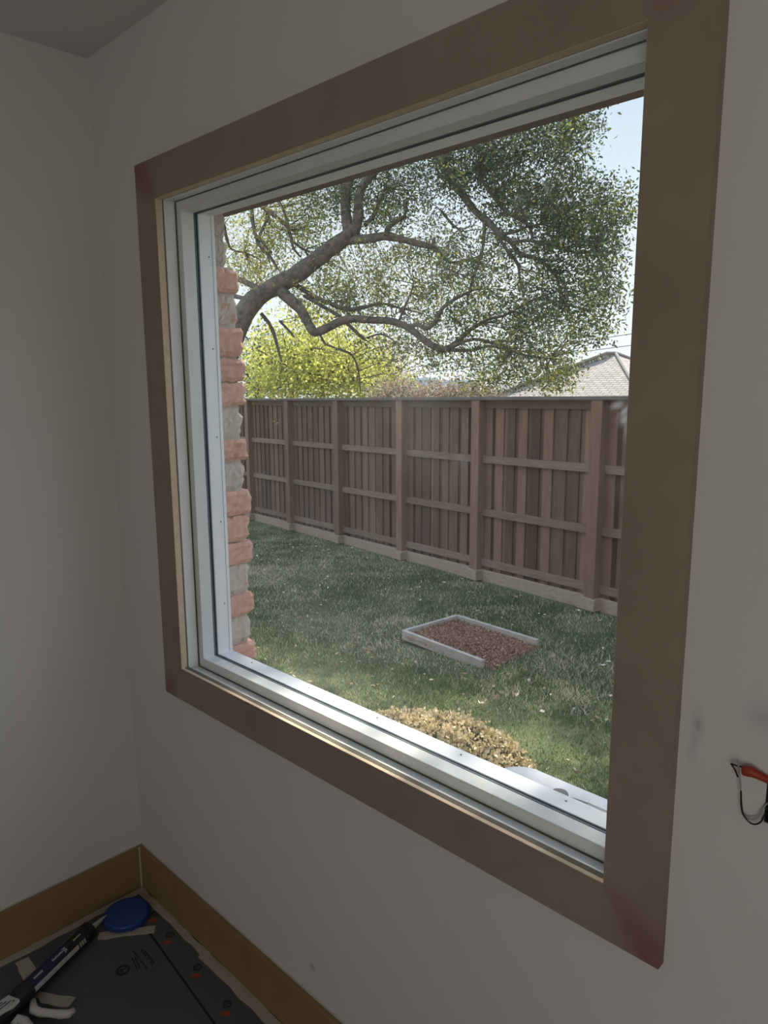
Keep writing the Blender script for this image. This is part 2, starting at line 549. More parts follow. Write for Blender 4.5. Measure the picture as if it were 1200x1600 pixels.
def casing_board(o0, o1, i1, i0, name):
    """board between outer edge o0-o1 and inner edge i0-i1 as a fine grid with a stain value"""
    mb = MB()
    nu, nv = 90, 10
    corners = [(CX0, CZ0, 1, 1, .055), (CX1, CZ0, -1, 1, .095), (CX1, CZ1, -1, -1, .085), (CX0, CZ1, 1, -1, .085)]

    def P(a, b, y):
        p = (1 - b) * ((1 - a) * np.array(o0) + a * np.array(o1)) + b * ((1 - a) * np.array(i0) + a * np.array(i1))
        return (p[0], y, p[1])

    def st(p):
        s = 0
        for k, (x, z, sx, sz, L) in enumerate(corners):
            dx, dz = (p[0] - x) * sx, (p[2] - z) * sz
            al, pe = (dx + dz) / 2 ** .5, (dx - dz) / 2 ** .5
            wd = 0.012 + 0.05 * max(0, 1 - al / 0.13) * (1 if k != 0 else .5)
            if k == 1:
                pe = pe + (0.010 if pe > 0 else 0.004)
            s = max(s, math.exp(-(pe / wd) ** 2) * max(0, min(1, 1.15 - (al / (L * 1.45)) ** 2)))
        return s
    V, T = [], []
    for y in (-0.018, 0.0):
        for j in range(nv + 1):
            for i in range(nu + 1):
                p = P(i / nu, j / nv, y)
                V.append(p); T.append(st(p))
    n1 = nu + 1
    off = n1 * (nv + 1)
    Fs = []
    for j in range(nv):
        for i in range(nu):
            a = j * n1 + i
            Fs.append((a, a + 1, a + n1 + 1, a + n1))
            Fs.append((off + a, off + a + n1, off + a + n1 + 1, off + a + 1))
    for i in range(nu):
        for j in (0, nv):
            a = j * n1 + i
            Fs.append((a, a + off, a + off + 1, a + 1))
    for j in range(nv):
        for i in (0, nu):
            a = j * n1 + i
            Fs.append((a, a + n1, a + n1 + off, a + off))
    mb.add(V, Fs, T)
    o = mb.build('casing_board', m_casing, cas)
    # inner edge strip, window light on it put into a brighter colour
    mb = MB()
    A, B = np.array(i0), np.array(i1)
    cn = np.array([(CX0 + CX1) / 2, (CZ0 + CZ1) / 2])
    md = (A + B) / 2
    nrm = np.array([0, np.sign(cn[1] - md[1])]) if abs(A[1] - B[1]) < 1e-6 else np.array([np.sign(cn[0] - md[0]), 0])
    A2, B2 = A + nrm * 0.0008, B + nrm * 0.0008
    mb.add([(A[0], -.0172, A[1]), (B[0], -.0172, B[1]), (B[0], 0, B[1]), (A[0], 0, A[1]),
            (A2[0], -.0172, A2[1]), (B2[0], -.0172, B2[1]), (B2[0], 0, B2[1]), (A2[0], 0, A2[1])],
           [(0, 1, 2, 3), (4, 7, 6, 5), (0, 4, 5, 1), (3, 2, 6, 7), (1, 5, 6, 2), (0, 3, 7, 4)])
    mb.build('cut_edge_lit', m_casing_edge, o)
    return o


IX0, IX1, IZ0, IZ1 = CX0 + CW, CX1 - CW, CZ0 + CW, CZ1 - CW
casing_board((CX0, CZ1), (CX1, CZ1), (IX1, IZ1), (IX0, IZ1), 'top')
casing_board((CX0, CZ0), (CX1, CZ0), (IX1, IZ0), (IX0, IZ0), 'bottom')
casing_board((CX0, CZ0), (CX0, CZ1), (IX0, IZ1), (IX0, IZ0), 'left')
casing_board((CX1, CZ0), (CX1, CZ1), (IX1, IZ1), (IX1, IZ0), 'right')

# ------------------------------------------------------------------ window unit
win = tag(empty('window_1', ((OX0 + OX1) / 2, 0.06, OZ0)), kind='structure')
mb = MB()
ring(mb, OX0, OX1, OZ0, OZ1, 0.028, 0.003, 0.009)           # front lip
ring(mb, OX0 - .003, OX1 + .003, OZ0 - .003, OZ1 + .003, 0.025, 0.009, 0.034)   # channel
mb.build('window_frame', m_vinyl, win, bevel=0.0008)
mb = MB(); ring(mb, OX0 - .002, OX1 + .002, OZ0 - .002, OZ1 + .002, 0.02, 0.0362, 0.038); ring(mb, IX0 + .002, IX1 - .002, IZ0 + .000, IZ1 - .000, 0.012, 0.0005, 0.003)
mb.build('shadow_gap', m_gap, win)
mb = MB(); mb.span((IX0 + .001, -.0085, IZ0 - .002), (IX1 - .001, .003, IZ0 + .0012)); mb.build('shaded_gap_strip', m_olive, win)  # olive strip paints the shaded rear of the edge and the gap
SX0, SX1, SZ0, SZ1 = OX0 + .0175, OX1 - .0175, OZ0 + .023, OZ1 - .021
mb = MB(); ring(mb, SX0, SX1, SZ0, SZ1, 0.040, 0.038, 0.0735); mb.build('sash', m_vinyl, win, bevel=0.0015)
mb = MB(); ring(mb, SX0 + .0005, SX1 - .0005, SZ0 + .0005, SZ1 - .0005, 0.03, 0.0735, 0.0775); ring(mb, SX0 + .0005, SX1 - .0005, SZ0 + .0005, SZ1 - .0005, 0.03, 0.0825, 0.085)
mb.build('gasket', m_gasket, win)
mb = MB(); ring(mb, SX0, SX1, SZ0, SZ1, 0.045, 0.085, 0.122); ring(mb, SX0 + .002, SX1 - .002, SZ0 - .001, SZ1 + .001, 0.045, 0.122, 0.131)
mb.build('outer_stop', m_vinyl_out, win, bevel=0.0012)
mb = MB()
for z in np.linspace(SZ0 + .14, SZ1 - .1, 5):
    mb.tube([(SX0 - .001, .112, z), (SX0 + .0012, .112, z)], 0.0022, 8)
for x in np.linspace(SX0 + .12, SX1 - .12, 5):
    mb.tube([(x, .112, SZ0 - .001), (x, .112, SZ0 + .0012)], 0.0022, 8)
mb.build('fixing_screws', m_gap, win)

# pane: thin solid slab; its inner face carries dust and smears
gx, gz = 110, 110
Vg, Tg, Fg = [], [], []
smears = [  # pixel centre, radius along, radius across, angle, strength
    (965, 633, 10, 5, 20, .55), (975, 655, 9, 7, 60, .5), (982, 675, 5, 14, 0, .4), (978, 640, 12, 4, 45, .6), (985, 600, 8, 14, 0, .22),
    (853, 290, 4, 13, 25, .45), (815, 310, 12, 6, 0, .18), (720, 720, 12, 8, 0, .10), (700, 385, 25, 10, -20, .10),
    (960, 520, 4, 18, 0, .06), (850, 520, 4, 24, -30, .06)]


def on_pane(u, v):
    d = fwd + RIGHT * (u - 600) / F_PX - UP * (v - 800) / F_PX
    return CAM + d * (0.0777 - CAM[1]) / d[1]


smw = []
for (u, v, a, b, ang, k) in smears:
    p = on_pane(u, v); du = on_pane(u + 1, v) - p; dv = on_pane(u, v + 1) - p
    smw.append((p, a * np.linalg.norm(du), b * np.linalg.norm(dv), math.radians(ang), k))


def dust(x, z):
    h = (z - SZ0) / (SZ1 - SZ0)
    f = (x - SX0) / (SX1 - SX0)
    s = 0.030 + 0.012 * max(0, h - .35) + 0.05 * math.exp(-(z - SZ0) / 0.05) + 0.03 * math.exp(-(SZ1 - z) / .04)
    s += 0.02 * math.exp(-((f - .55) / .2) ** 2) * (0.4 + 0.6 * h)
    for p, a, b, an, k in smw:
        dx, dz = x - p[0], z - p[2]
        q = (dx * math.cos(an) + dz * math.sin(an)) / a
        w = (-dx * math.sin(an) + dz * math.cos(an)) / b
        s = max(s, k * math.exp(-(q * q + w * w)) + s * 0.9)
    return s


mb = MB()
NX, NZ = 320, 320
xs = np.linspace(SX0 - .01, SX1 + .01, NX + 1)
zs = np.linspace(SZ0 - .01, SZ1 + .01, NZ + 1)
mb.v = [(x, 0.0777, z) for z in zs for x in xs]
mb.t = [dust(x, z) for z in zs for x in xs]
mb.f = [(j * (NX + 1) + i, j * (NX + 1) + i + 1, (j + 1) * (NX + 1) + i + 1, (j + 1) * (NX + 1) + i) for j in range(NZ) for i in range(NX)]
mb.add([(xs[0], .0823, zs[0]), (xs[-1], .0823, zs[0]), (xs[-1], .0823, zs[-1]), (xs[0], .0823, zs[-1])], [(0, 3, 2, 1)], 0.0)
mb.build('glass_pane', m_glass, win)

# ------------------------------------------------------------------ outside: brick veneer with toothed end, lintel
mb = MB()
P_ = 0.0742
z = 1.882 - 25 * P_
k = 0
prof = {}
rows = [(1.882, 1.823, 1, .205), (1.817, 1.742, 0, .200), (1.734, 1.660, 1, .212), (1.652, 1.594, 1, .214), (1.590, 1.530, 1, .214),
        (1.522, 1.444, 0, .199), (1.437, 1.381, 1, .213), (1.373, 1.302, 0, .202), (1.296, 1.230, 1, .218), (1.226, 1.158, 1, .207),
        (1.151, 1.092, 1, .217), (1.086, 1.007, 0, .204), (1.001, 0.942, 1, .214), (0.937, 0.862, 0, .201), (0.856, 0.800, 1, .216),
        (0.793, 0.735, 1, .210), (0.728, 0.665, 0, .204)]
z = 0.66
while z > -0.85:
    rows.append((z, z - 0.060, k % 2, .210)); z -= P_; k += 1
z = 1.890
while z < 2.03:
    rows.append((z + .066, z, 0, .172)); z += P_
for (zt, zb, pk, yo) in rows:
    # brick end with chipped, hand-formed outline
    n = 7
    xs_, ys_ = 9, 5
    x0, x1 = 0.16, 0.362 + (0.004 if pk else -0.002)
    t = 0.70 + rng.uniform(-.12, .25) if pk else 0.22 + rng.uniform(-.1, .12)
    V, Fs, T = [], [], []
    nz_, ny_ = 6, 7
    # end face grid (faces +x) bulged to rounded edges, then outer face and back cap
    for iz in range(nz_ + 1):
        for iy in range(ny_ + 1):
            fz, fy = iz / nz_, iy / ny_
            edge = min(fz, 1 - fz) * nz_
            ey = (1 - fy) * ny_
            rx = 0.006 * (edge < .5) + 0.007 * (ey < .5)
            ro = 0.004 * (edge < .5)
            yy = 0.128 + fy * (yo - 0.128) - (ro if fy > .5 else 0) + rng.normal(0, .0016 if pk else .003)
            V.append((x1 - rx + rng.normal(0, .0018), yy, zb + fz * (zt - zb) + rng.normal(0, .0012)))
            T.append(t + rng.normal(0, .04) + (0 if pk else rng.choice([0, 0, .25])))
    w = ny_ + 1
    for iz in range(nz_):
        for iy in range(ny_):
            a = iz * w + iy
            Fs.append((a, a + 1, a + w + 1, a + w))
    base = len(V)
    for iz in range(nz_ + 1):
        V.append((x0, yo, zb + iz / nz_ * (zt - zb))); T.append(t)
    for iz in range(nz_):
        a = iz * w + ny_
        Fs.append((a, base + iz, base + iz + 1, a + w))
    b2 = len(V)
    V += [(x0, .128, zb), (x0, .128, zt)]; T += [t, t]
    Fs.append(tuple([iy for iy in range(ny_ + 1)] + [base, b2]))
    Fs.append(tuple([nz_ * w + iy for iy in range(ny_, -1, -1)] + [b2 + 1, base + nz_]))
    mb.add(V, Fs, T)
mb.span((0.16, .128, -0.9), (0.352, .194, 1.888), t=0.2)        # mortar behind the brick ends
mb.span((0.16, .128, 1.888), (0.352, .166, 2.04), t=0.1)
mb.span((-3.0, .128, -0.9), (0.16, .205, 2.05), t=0.7)
mb.span((1.60, .128, -0.9), (6.0, .205, 2.05), t=0.7)
mb.span((0.352, .128, -0.9), (1.60, .205, 0.76), t=0.7)
tag(mb.build('wall_outside', m_brick), kind='structure')
mb = MB(); mb.span((0.16, .126, 2.028), (1.75, .215, 2.06)); mb.span((-3, .13, 2.06), (6, .215, 2.60))
tag(mb.build('trim_3', m_lintel), kind='structure')
mb = MB(); mb.span((-3.2, RY - .5, 2.60), (6.4, .40, 2.70))
tag(mb.build('roof_outside', m_lintel), kind='structure')

# ------------------------------------------------------------------ ground (gently sloping yard)
FA = -0.1995
FU = np.array([math.cos(FA), math.sin(FA), 0])              # along the fence, to the right
FN = np.array([math.sin(FA), -math.cos(FA), 0])             # towards the house
FO = np.array([-8.7513, 7.4028, 0])


def ground_z(x, y):
    s = np.clip((x - FO[0]) * FU[0] + (y - FO[1]) * FU[1], -8, 18)
    return -0.99 - 0.12 + 0.040 * s - 0.02


mb = MB()
gxs = np.linspace(-18, 10, 57); gys = np.linspace(0.13, 9, 19)
V = [(x, y, ground_z(x, y) + 0.012 * math.sin(x * 3.1 + y) * math.cos(y * 2.3)) for y in gys for x in gxs]
Fs = [(j * 57 + i, j * 57 + i + 1, (j + 1) * 57 + i + 1, (j + 1) * 57 + i) for j in range(18) for i in range(56)]
mb.add(V, Fs)
tag(mb.build('ground_yard', m_soil), kind='structure')
mb = MB()
V, Fs = [], []
gxs = np.linspace(-160, 120, 40); gys = [8.5, 12, 20, 40, 80, 160, 300]
for y in gys:
    for x in gxs:
        V.append((x, y, -1.6 - 0.03 * (y - 8.5) * (1 if y < 40 else 1.0)))
Fs = [(j * 40 + i, j * 40 + i + 1, (j + 1) * 40 + i + 1, (j + 1) * 40 + i) for j in range(len(gys) - 1) for i in range(39)]
mb.add(V, Fs)
tag(mb.build('ground_beyond_fence', m_soil), kind='structure')


def fence_y(x):
    s = (x - FO[0]) / FU[0]
    return FO[1] + s * FU[1]


# grass blades
BED = np.array([(-2.453, 4.671), (-1.451, 4.609), (-1.50, 3.842), (-2.527, 3.941)])


def in_bed(x, y):
    return (x > -2.50) & (x < -1.46) & (y > 3.86) & (y < 4.66)


def vnoise(x, y, s, seed=0):
    """smooth value noise"""
    r = np.random.default_rng(seed).random((64, 64))
    xi, yi = np.floor(x * s).astype(int), np.floor(y * s).astype(int)
    fx, fy = x * s - xi, y * s - yi
    fx, fy = fx * fx * (3 - 2 * fx), fy * fy * (3 - 2 * fy)
    g = lambda a, b: r[a % 64, b % 64]
    return (g(xi, yi) * (1 - fx) + g(xi + 1, yi) * fx) * (1 - fy) + (g(xi, yi + 1) * (1 - fx) + g(xi + 1, yi + 1) * fx) * fy


NB = 420000
x = rng.uniform(-9.6, 4.5, NB); y = rng.uniform(1.9, 7.9, NB)
dens = vnoise(x, y, 2.3, 1) * .5 + vnoise(x, y, 6, 2) * .5
# keep inside the part of the yard the window shows, dense near and thinner far
dd = (np.stack([x, y, np.zeros(NB)], 1) - CAM) @ fwd
keep = (y < fence_y(x) - 0.02) & (~in_bed(x, y)) & (rng.random(NB) < np.clip(0.4 + dens, 0, 1))
q = np.stack([x, y, ground_z(x, y)], 1) - CAM
uu = 600 + F_PX * (q @ RIGHT) / (q @ fwd)
keep &= (uu > 330) & ((uu < 1040) | (rng.random(NB) < .6))
x, y, dens = x[keep], y[keep], dens[keep]
n = len(x)
z = ground_z(x, y)
straw = vnoise(x, y, 1.2, 5) * .5 + vnoise(x, y, 4.5, 6) * .5
h = rng.uniform(0.018, 0.044, n) * (1.15 - 0.5 * straw)
az = rng.uniform(0, 6.283, n)
lean = rng.uniform(0.2, 1.3, n)
w = rng.uniform(0.0025, 0.0055, n)
tx, ty = np.cos(az) * lean * h, np.sin(az) * lean * h
sx, sy = -np.sin(az + rng.normal(0, .5, n)) * w, np.cos(az) * w
V = np.zeros((n, 3, 3))
V[:, 0] = np.stack([x - sx, y - sy, z - 0.004], 1)
V[:, 1] = np.stack([x + sx, y + sy, z - 0.004], 1)
V[:, 2] = np.stack([x + tx, y + ty, z + h], 1)
lush_sunlit = np.clip(1.4 - np.hypot((x + 2.6) / 1.6, (y - 2.9) / .5), 0, 1) + np.clip(1.5 - np.hypot((x + .6) / 1.0, (y - 2.9) / .45), 0, 1)  # lush grass at the sun patches, sunlit yellow-green put into its tint
isstraw = rng.random(n) < np.clip((straw - 0.24) * 1.6, 0.14, 0.88) * (1 - .6 * np.clip(lush_sunlit, 0, 1))
T = np.where(isstraw, rng.uniform(0.72, 1.0, n), rng.uniform(0.03, 0.62, n) * .85 + .28 * np.clip(lush_sunlit, 0, 1))
tag(np_mesh('lawn_grass', V.reshape(-1, 3), 3, np.repeat(T, 3), m_grass), 'short green and straw coloured lawn grass covering the yard inside the fence', 'grass', kind='stuff')

# fallen leaves
def leaf_quads(C, size, aspect, rng, up=0.0, rise=0.0):
    n = len(C)
    a = rng.normal(0, 1, (n, 3)) + np.array([0, 0, rise])
    if up:
        a[:, 2] *= (1 - up)
    a /= np.linalg.norm(a, axis=1)[:, None]
    r = rng.normal(0, 1, (n, 3))
    if up:
        r[:, 2] *= (1 - up)
    b = r - a * np.sum(r * a, 1)[:, None]
    b /= np.linalg.norm(b, axis=1)[:, None]
    nn = np.cross(a, b)
    L = size[:, None] if hasattr(size, '__len__') else size
    V = np.zeros((n, 4, 3))
    V[:, 0] = C
    V[:, 1] = C + a * L * .5 + b * L * aspect * .5 + nn * L * .06
    V[:, 2] = C + a * L
    V[:, 3] = C + a * L * .5 - b * L * aspect * .5 + nn * L * .06
    return V


n = 2000
x = rng.uniform(-8.5, 4.0, n); y = rng.uniform(2.0, 7.6, n)
k = (y < fence_y(x) - .05) & ~in_bed(x, y) & (rng.random(n) < .25 + vnoise(x, y, 1.3, 9))
x, y = x[k], y[k]
C = np.stack([x, y, ground_z(x, y) + rng.uniform(.02, .045, len(x))], 1)
V = leaf_quads(C, rng.uniform(.03, .06, len(C)), .5, rng, up=.75)
tag(np_mesh('fallen_leaves', V.reshape(-1, 3), 4, np.repeat(rng.random(len(C)), 4), m_leaflit), 'dry tan fallen leaves scattered over the lawn', 'leaves', kind='stuff')

# ------------------------------------------------------------------ fence
fence = tag(empty('wooden_fence', tuple(FO + np.array([0, 0, -1.11]))), 'tall brown stained wooden privacy fence with heavy posts and three rails along the yard', 'fence')
posts_s = [-5.4, -3.6, -1.8, 0.0, 1.7862, 3.5847, 5.2368, 7.119, 9.05, 10.95, 12.85, 14.75, 16.65]


def ftop(s): return 1.306 + 0.0156 * s
def fbot(s): return 1.306 - 2.3 + 0.0400 * s
def fpt(s, back, z): return FO + FU * s - FN * back + np.array([0, 0, z])


def sloped_board(mb, s0, s1, b0, b1, zf0, zf1, h0, h1, t=0.5):
    """board from s0 to s1; zf(s) reference line, from zf+h0 to zf+h1"""
    V = []
    for s_ in (s0, s1):
        zr = zf0 if s_ == s0 else zf1
        for b in (b0, b1):
            for h in (h0, h1):
                V.append(fpt(s_, b, zr + h))
    mb.add(V, [(0, 1, 3, 2), (4, 6, 7, 5), (0, 4, 5, 1), (2, 3, 7, 6), (0, 2, 6, 4), (1, 5, 7, 3)], t)


PW = 0.145
for i, s_ in enumerate(posts_s):
    mb = MB()
    c = fpt(s_ + PW / 2, PW / 2, (ftop(s_) + fbot(s_)) / 2 - .06)
    mb.box(c, (PW, PW, ftop(s_) - fbot(s_) + .12 - .01), FU, FN, t=0.62 + rng.uniform(-.08, .1))
    post_ = mb.build('post', m_fence, fence, bevel=0.004)
    mb = MB()
    zb = fbot(s_)
    for (ds, db, sx, sy) in ((PW / 2, -.03, PW + .10, .05), (-.025, PW / 2 - .02, .05, PW), (PW + .025, PW / 2 - .02, .05, PW)):
        mb.box(fpt(s_ + ds, db, zb - .045), (sx, sy, .125), FU, FN, t=.5)
    mb.build('post_base', m_conc, post_, bevel=0.003)
for i in range(len(posts_s) - 1):
    s0, s1 = posts_s[i] + PW, posts_s[i + 1]
    if i == 3:
        pass
    # pickets
    mb = MB()
    s_ = s0 - .02
    j = 0
    while s_ < s1:
        wd = 0.135 + rng.uniform(-.006, .006)
        front = j % 2 == 0
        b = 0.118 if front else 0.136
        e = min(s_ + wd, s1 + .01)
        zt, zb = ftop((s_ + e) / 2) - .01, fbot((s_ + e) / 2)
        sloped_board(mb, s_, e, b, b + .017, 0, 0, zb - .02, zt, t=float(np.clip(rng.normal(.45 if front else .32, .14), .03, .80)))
        s_ += 0.100 + rng.uniform(-.004, .004)
        j += 1
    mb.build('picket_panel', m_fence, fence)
    # rails
    for dz in (0.785, 1.50, 2.19):
        mb = MB()
        z0 = ftop(s0) + (fbot(s0) + 2.3 - 1.306 - 0.0 * s0) * 0 - dz * (ftop(s0) - fbot(s0)) / 2.3
        z1 = ftop(s1) - dz * (ftop(s1) - fbot(s1)) / 2.3
        sloped_board(mb, s0 - .003, s1 + .003, .078, .118, z0, z1, -.045, .045, t=.52 + rng.uniform(-.1, .12))
        mb.build('rail', m_rail, fence, bevel=0.003)
    mb = MB()
    sloped_board(mb, s0, s1, .095, .118, ftop(s0), ftop(s1), -.105, -.005, t=.30)  # tint lowered to paint in the shade under the cap
    mb.build('top_trim', m_rail, fence)
    mb = MB()
    sloped_board(mb, s0 - .003, s1 + .003, .06, .10, fbot(s0), fbot(s1), -.16, .01)
    mb.build('kick_board', m_conc, fence, bevel=0.003)
mb = MB()
sloped_board(mb, posts_s[0], posts_s[-1] + .2, -.012, .20, ftop(posts_s[0]), ftop(posts_s[-1]), -.004, .034)
mb.build('cap_board', m_cap, fence, bevel=0.003)

# ------------------------------------------------------------------ raised bed, shrub, storage box
bz = -0.83
bed = tag(empty('raised_garden_bed', (-2.0, 4.25, bz)), 'small grey timber edged bed of brown mulch set in the lawn', 'garden bed')
b = [np.array([*p, bz]) for p in BED]


def plank(mb, p, q, w, h, zb):
    p, q = np.array(p, float), np.array(q, float)
    d = q - p; L = np.linalg.norm(d); d /= L
    nrm = np.array([-d[1], d[0], 0])
    mb.box((p + q) / 2 + np.array([0, 0, zb + h / 2]), (L, w, h), d, nrm)


for p, q, hh in ((b[0], b[1], .085), (b[3], b[0], .085), (b[3], b[2], .09)):
    mb = MB(); plank(mb, p, q, .038, hh, 0.0); mb.build('edging_board', m_bedwood, bed, bevel=0.003)
mb = MB()
V = [(-2.46, 4.64, bz + .045), (-1.47, 4.58, bz + .035), (-1.40, 4.2, bz + .015), (-1.48, 3.88, bz + .02), (-2.49, 3.98, bz + .045)]
mb.add(V + [(a, c, bz - .03) for a, c, _ in V], [(0, 4, 3, 2, 1), (5, 6, 7, 8, 9)] + [(i, (i + 1) % 5, 5 + (i + 1) % 5, 5 + i) for i in range(5)], .25)
mb.build('mulch_base', m_mulch, bed)
n = 9000
fx, fy = rng.random(n), rng.random(n)
x = -2.48 + fx * 1.06 + rng.normal(0, .01, n); y = 3.90 + fy * .74 - fx * .05
C = np.stack([x, y, bz + .045 - .02 * fx + rng.uniform(0, .012, n)], 1)
V = leaf_quads(C, rng.uniform(.012, .034, n), .45, rng, up=.5)
tag(np_mesh('mulch_chips', V.reshape(-1, 3), 4, np.repeat(rng.beta(2, 2.6, n), 4), m_mulch, bed), kind='stuff')

shr = tag(empty('low_shrub', (-0.76, 2.38, -0.83)), 'low spreading shrub with golden tan leaves just below the window', 'shrub')
n = 1050
ax = np.array([1.22, -0.02]); 
u1, u2 = rng.uniform(-1, 1, n), rng.uniform(-1, 1, n)
k = u1 ** 2 + u2 ** 2 < 1
u1, u2 = u1[k], u2[k]
cx = -0.73 + u1 * 0.60 ; cy = 2.38 + u2 * .36 + u1 * .03
hz = 0.20 * np.sqrt(np.clip(1 - u1 ** 2 - u2 ** 2, 0, 1)) + .04 + .05 * vnoise(cx, cy, 7, 12)
stems = np.stack([cx, cy, np.full(len(cx), -0.83)], 1)
tips = np.stack([cx + rng.normal(0, .02, len(cx)), cy + rng.normal(0, .02, len(cx)), -0.83 + hz], 1)
mb = MB()
for a, b_ in zip(stems[::2], tips[::2]):
    mb.tube([a, b_], [.004, .002], 4, cap=False)
mb.build('stems', m_twig, shr)
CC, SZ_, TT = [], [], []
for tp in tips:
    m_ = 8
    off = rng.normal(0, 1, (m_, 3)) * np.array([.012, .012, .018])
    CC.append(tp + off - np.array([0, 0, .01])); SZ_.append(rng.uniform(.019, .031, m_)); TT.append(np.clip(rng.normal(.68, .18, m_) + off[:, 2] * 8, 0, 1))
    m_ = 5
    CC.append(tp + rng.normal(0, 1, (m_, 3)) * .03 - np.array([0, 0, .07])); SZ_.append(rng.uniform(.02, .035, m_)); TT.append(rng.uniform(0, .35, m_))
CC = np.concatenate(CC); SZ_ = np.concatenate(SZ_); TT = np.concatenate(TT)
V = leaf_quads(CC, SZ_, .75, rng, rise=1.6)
V[:, 2, 2] = np.maximum(V[:, 2, 2], V[:, 0, 2])
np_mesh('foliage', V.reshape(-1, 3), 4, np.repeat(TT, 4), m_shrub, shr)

bx = tag(empty('outdoor_storage_box', (1.6, 0.45, -0.83)), 'pale grey rounded box top with dark curved groove, just outside the lower right window corner', 'box')
mb = MB()


def rrect(x0, x1, y0, y1, r, n=10):
    P = []
    for cx, cy, a0 in ((x1 - r, y1 - r, 0), (x0 + r, y1 - r, 90), (x0 + r, y0 + r, 180), (x1 - r, y0 + r, 270)):
        for i in range(n + 1):
            a = math.radians(a0 + 90 * i / n)
            P.append((cx + r * math.cos(a), cy + r * math.sin(a)))
    return P


mb.prism(rrect(0.925, 2.30, 0.26, 0.712, .085), 0.46, 0.50)
mb.build('lid', m_boxp, bx, bevel=0.006, smooth=False, seg=3)
mb = MB(); mb.prism(rrect(0.96, 2.26, 0.29, 0.68, .07), -0.84, 0.46); mb.build('body', m_boxp, bx)
mb = MB()
prof_ = [(1.125, .635), (1.16, .650), (1.20, .655), (1.26, .655), (1.5, .655), (2.1, .655), (2.1, .595), (1.5, .595), (1.28, .600), (1.2, .605), (1.13, .610)]
mb.prism(prof_, 0.498, 0.5035); mb.build('groove', m_boxd, bx)
mb = MB()
for q in (.647, .640, .630, .618):
    mb.tube([(1.20, q, .504), (1.6, q, .504), (2.05, q, .504)], .0016, 6)
mb.build('wires', m_boxp, bx)
mb = MB(); mb.tube([(1.125, .632, .50), (1.125, .632, .512), (1.125, .632, .514)], [.024, .022, .014], 20); mb.build('knob', m_boxd, bx)

# ------------------------------------------------------------------ live oak: limbs, twigs, leaves
def limb(mb, pts, depth0, depth1, n=8):
    P, r = [], []
    L = len(pts)
    for i, (u, v, w) in enumerate(pts):
        d = depth0 + (depth1 - depth0) * i / max(1, L - 1)
        P.append(at(u, v, d)); r.append(w / 2 / F_PX * d)
    # densify with Catmull-Rom
    Q, R_ = [], []
    for i in range(L - 1):
        p0, p1, p2, p3 = P[max(i - 1, 0)], P[i], P[i + 1], P[min(i + 2, L - 1)]
        for k in range(4):
            t = k / 4
            Q.append(0.5 * ((2 * p1) + (p2 - p0) * t + (2 * p0 - 5 * p1 + 4 * p2 - p3) * t * t + (-p0 + 3 * p1 - 3 * p2 + p3) * t ** 3))
            R_.append((r[i] * (1 - t) + r[i + 1] * t) * (1 + rng.normal(0, .035)))
    Q.append(P[-1]); R_.append(r[-1] * .8)
    mb.tube(Q, R_, n)
    return Q


oak = tag(empty('live_oak', tuple(at(300, 900, 12.6) * np.array([1, 1, 0]) + np.array([0, 0, -1.3]))), 'large spreading oak with thick dark crooked limbs leaning over the fence', 'tree')
D = 12.6
limbs_main = [
    ([(300, 820, 70), (318, 700, 58), (340, 600, 42), (358, 545, 36), (376, 500, 33), (397, 469, 31), (425, 450, 29), (460, 431, 27), (490, 409, 26), (520, 386, 25), (545, 368, 24), (556, 355, 20)], D, D),
    ([(546, 368, 18), (541, 340, 17), (540, 312, 16), (543, 288, 15), (551, 266, 14), (556, 240, 12), (560, 200, 10)], D, D + .3),
    ([(553, 366, 18), (560, 338, 17), (560, 315, 15), (566, 292, 14), (580, 274, 13), (596, 255, 11), (620, 215, 9)], D, D - .3),
    ([(545, 375, 15), (575, 373, 14), (603, 369, 13), (628, 374, 11), (655, 381, 10), (678, 387, 9), (690, 398, 6), (705, 410, 4), (735, 405, 3)], D, D - .6),
    ([(432, 450, 18), (452, 467, 18), (470, 484, 16), (483, 508, 15), (492, 519, 14), (508, 514, 13), (530, 503, 13), (552, 498, 12), (580, 500, 11), (612, 502, 11), (640, 513, 11), (662, 531, 11), (692, 546, 11), (716, 533, 8), (732, 517, 6), (755, 505, 4)], D, D - .9),
    ([(766, 352, 10), (741, 328, 11), (720, 300, 12), (700, 270, 13), (680, 235, 14), (655, 190, 15), (600, 130, 16), (540, 90, 20)], D - 1.2, D - .2),
]
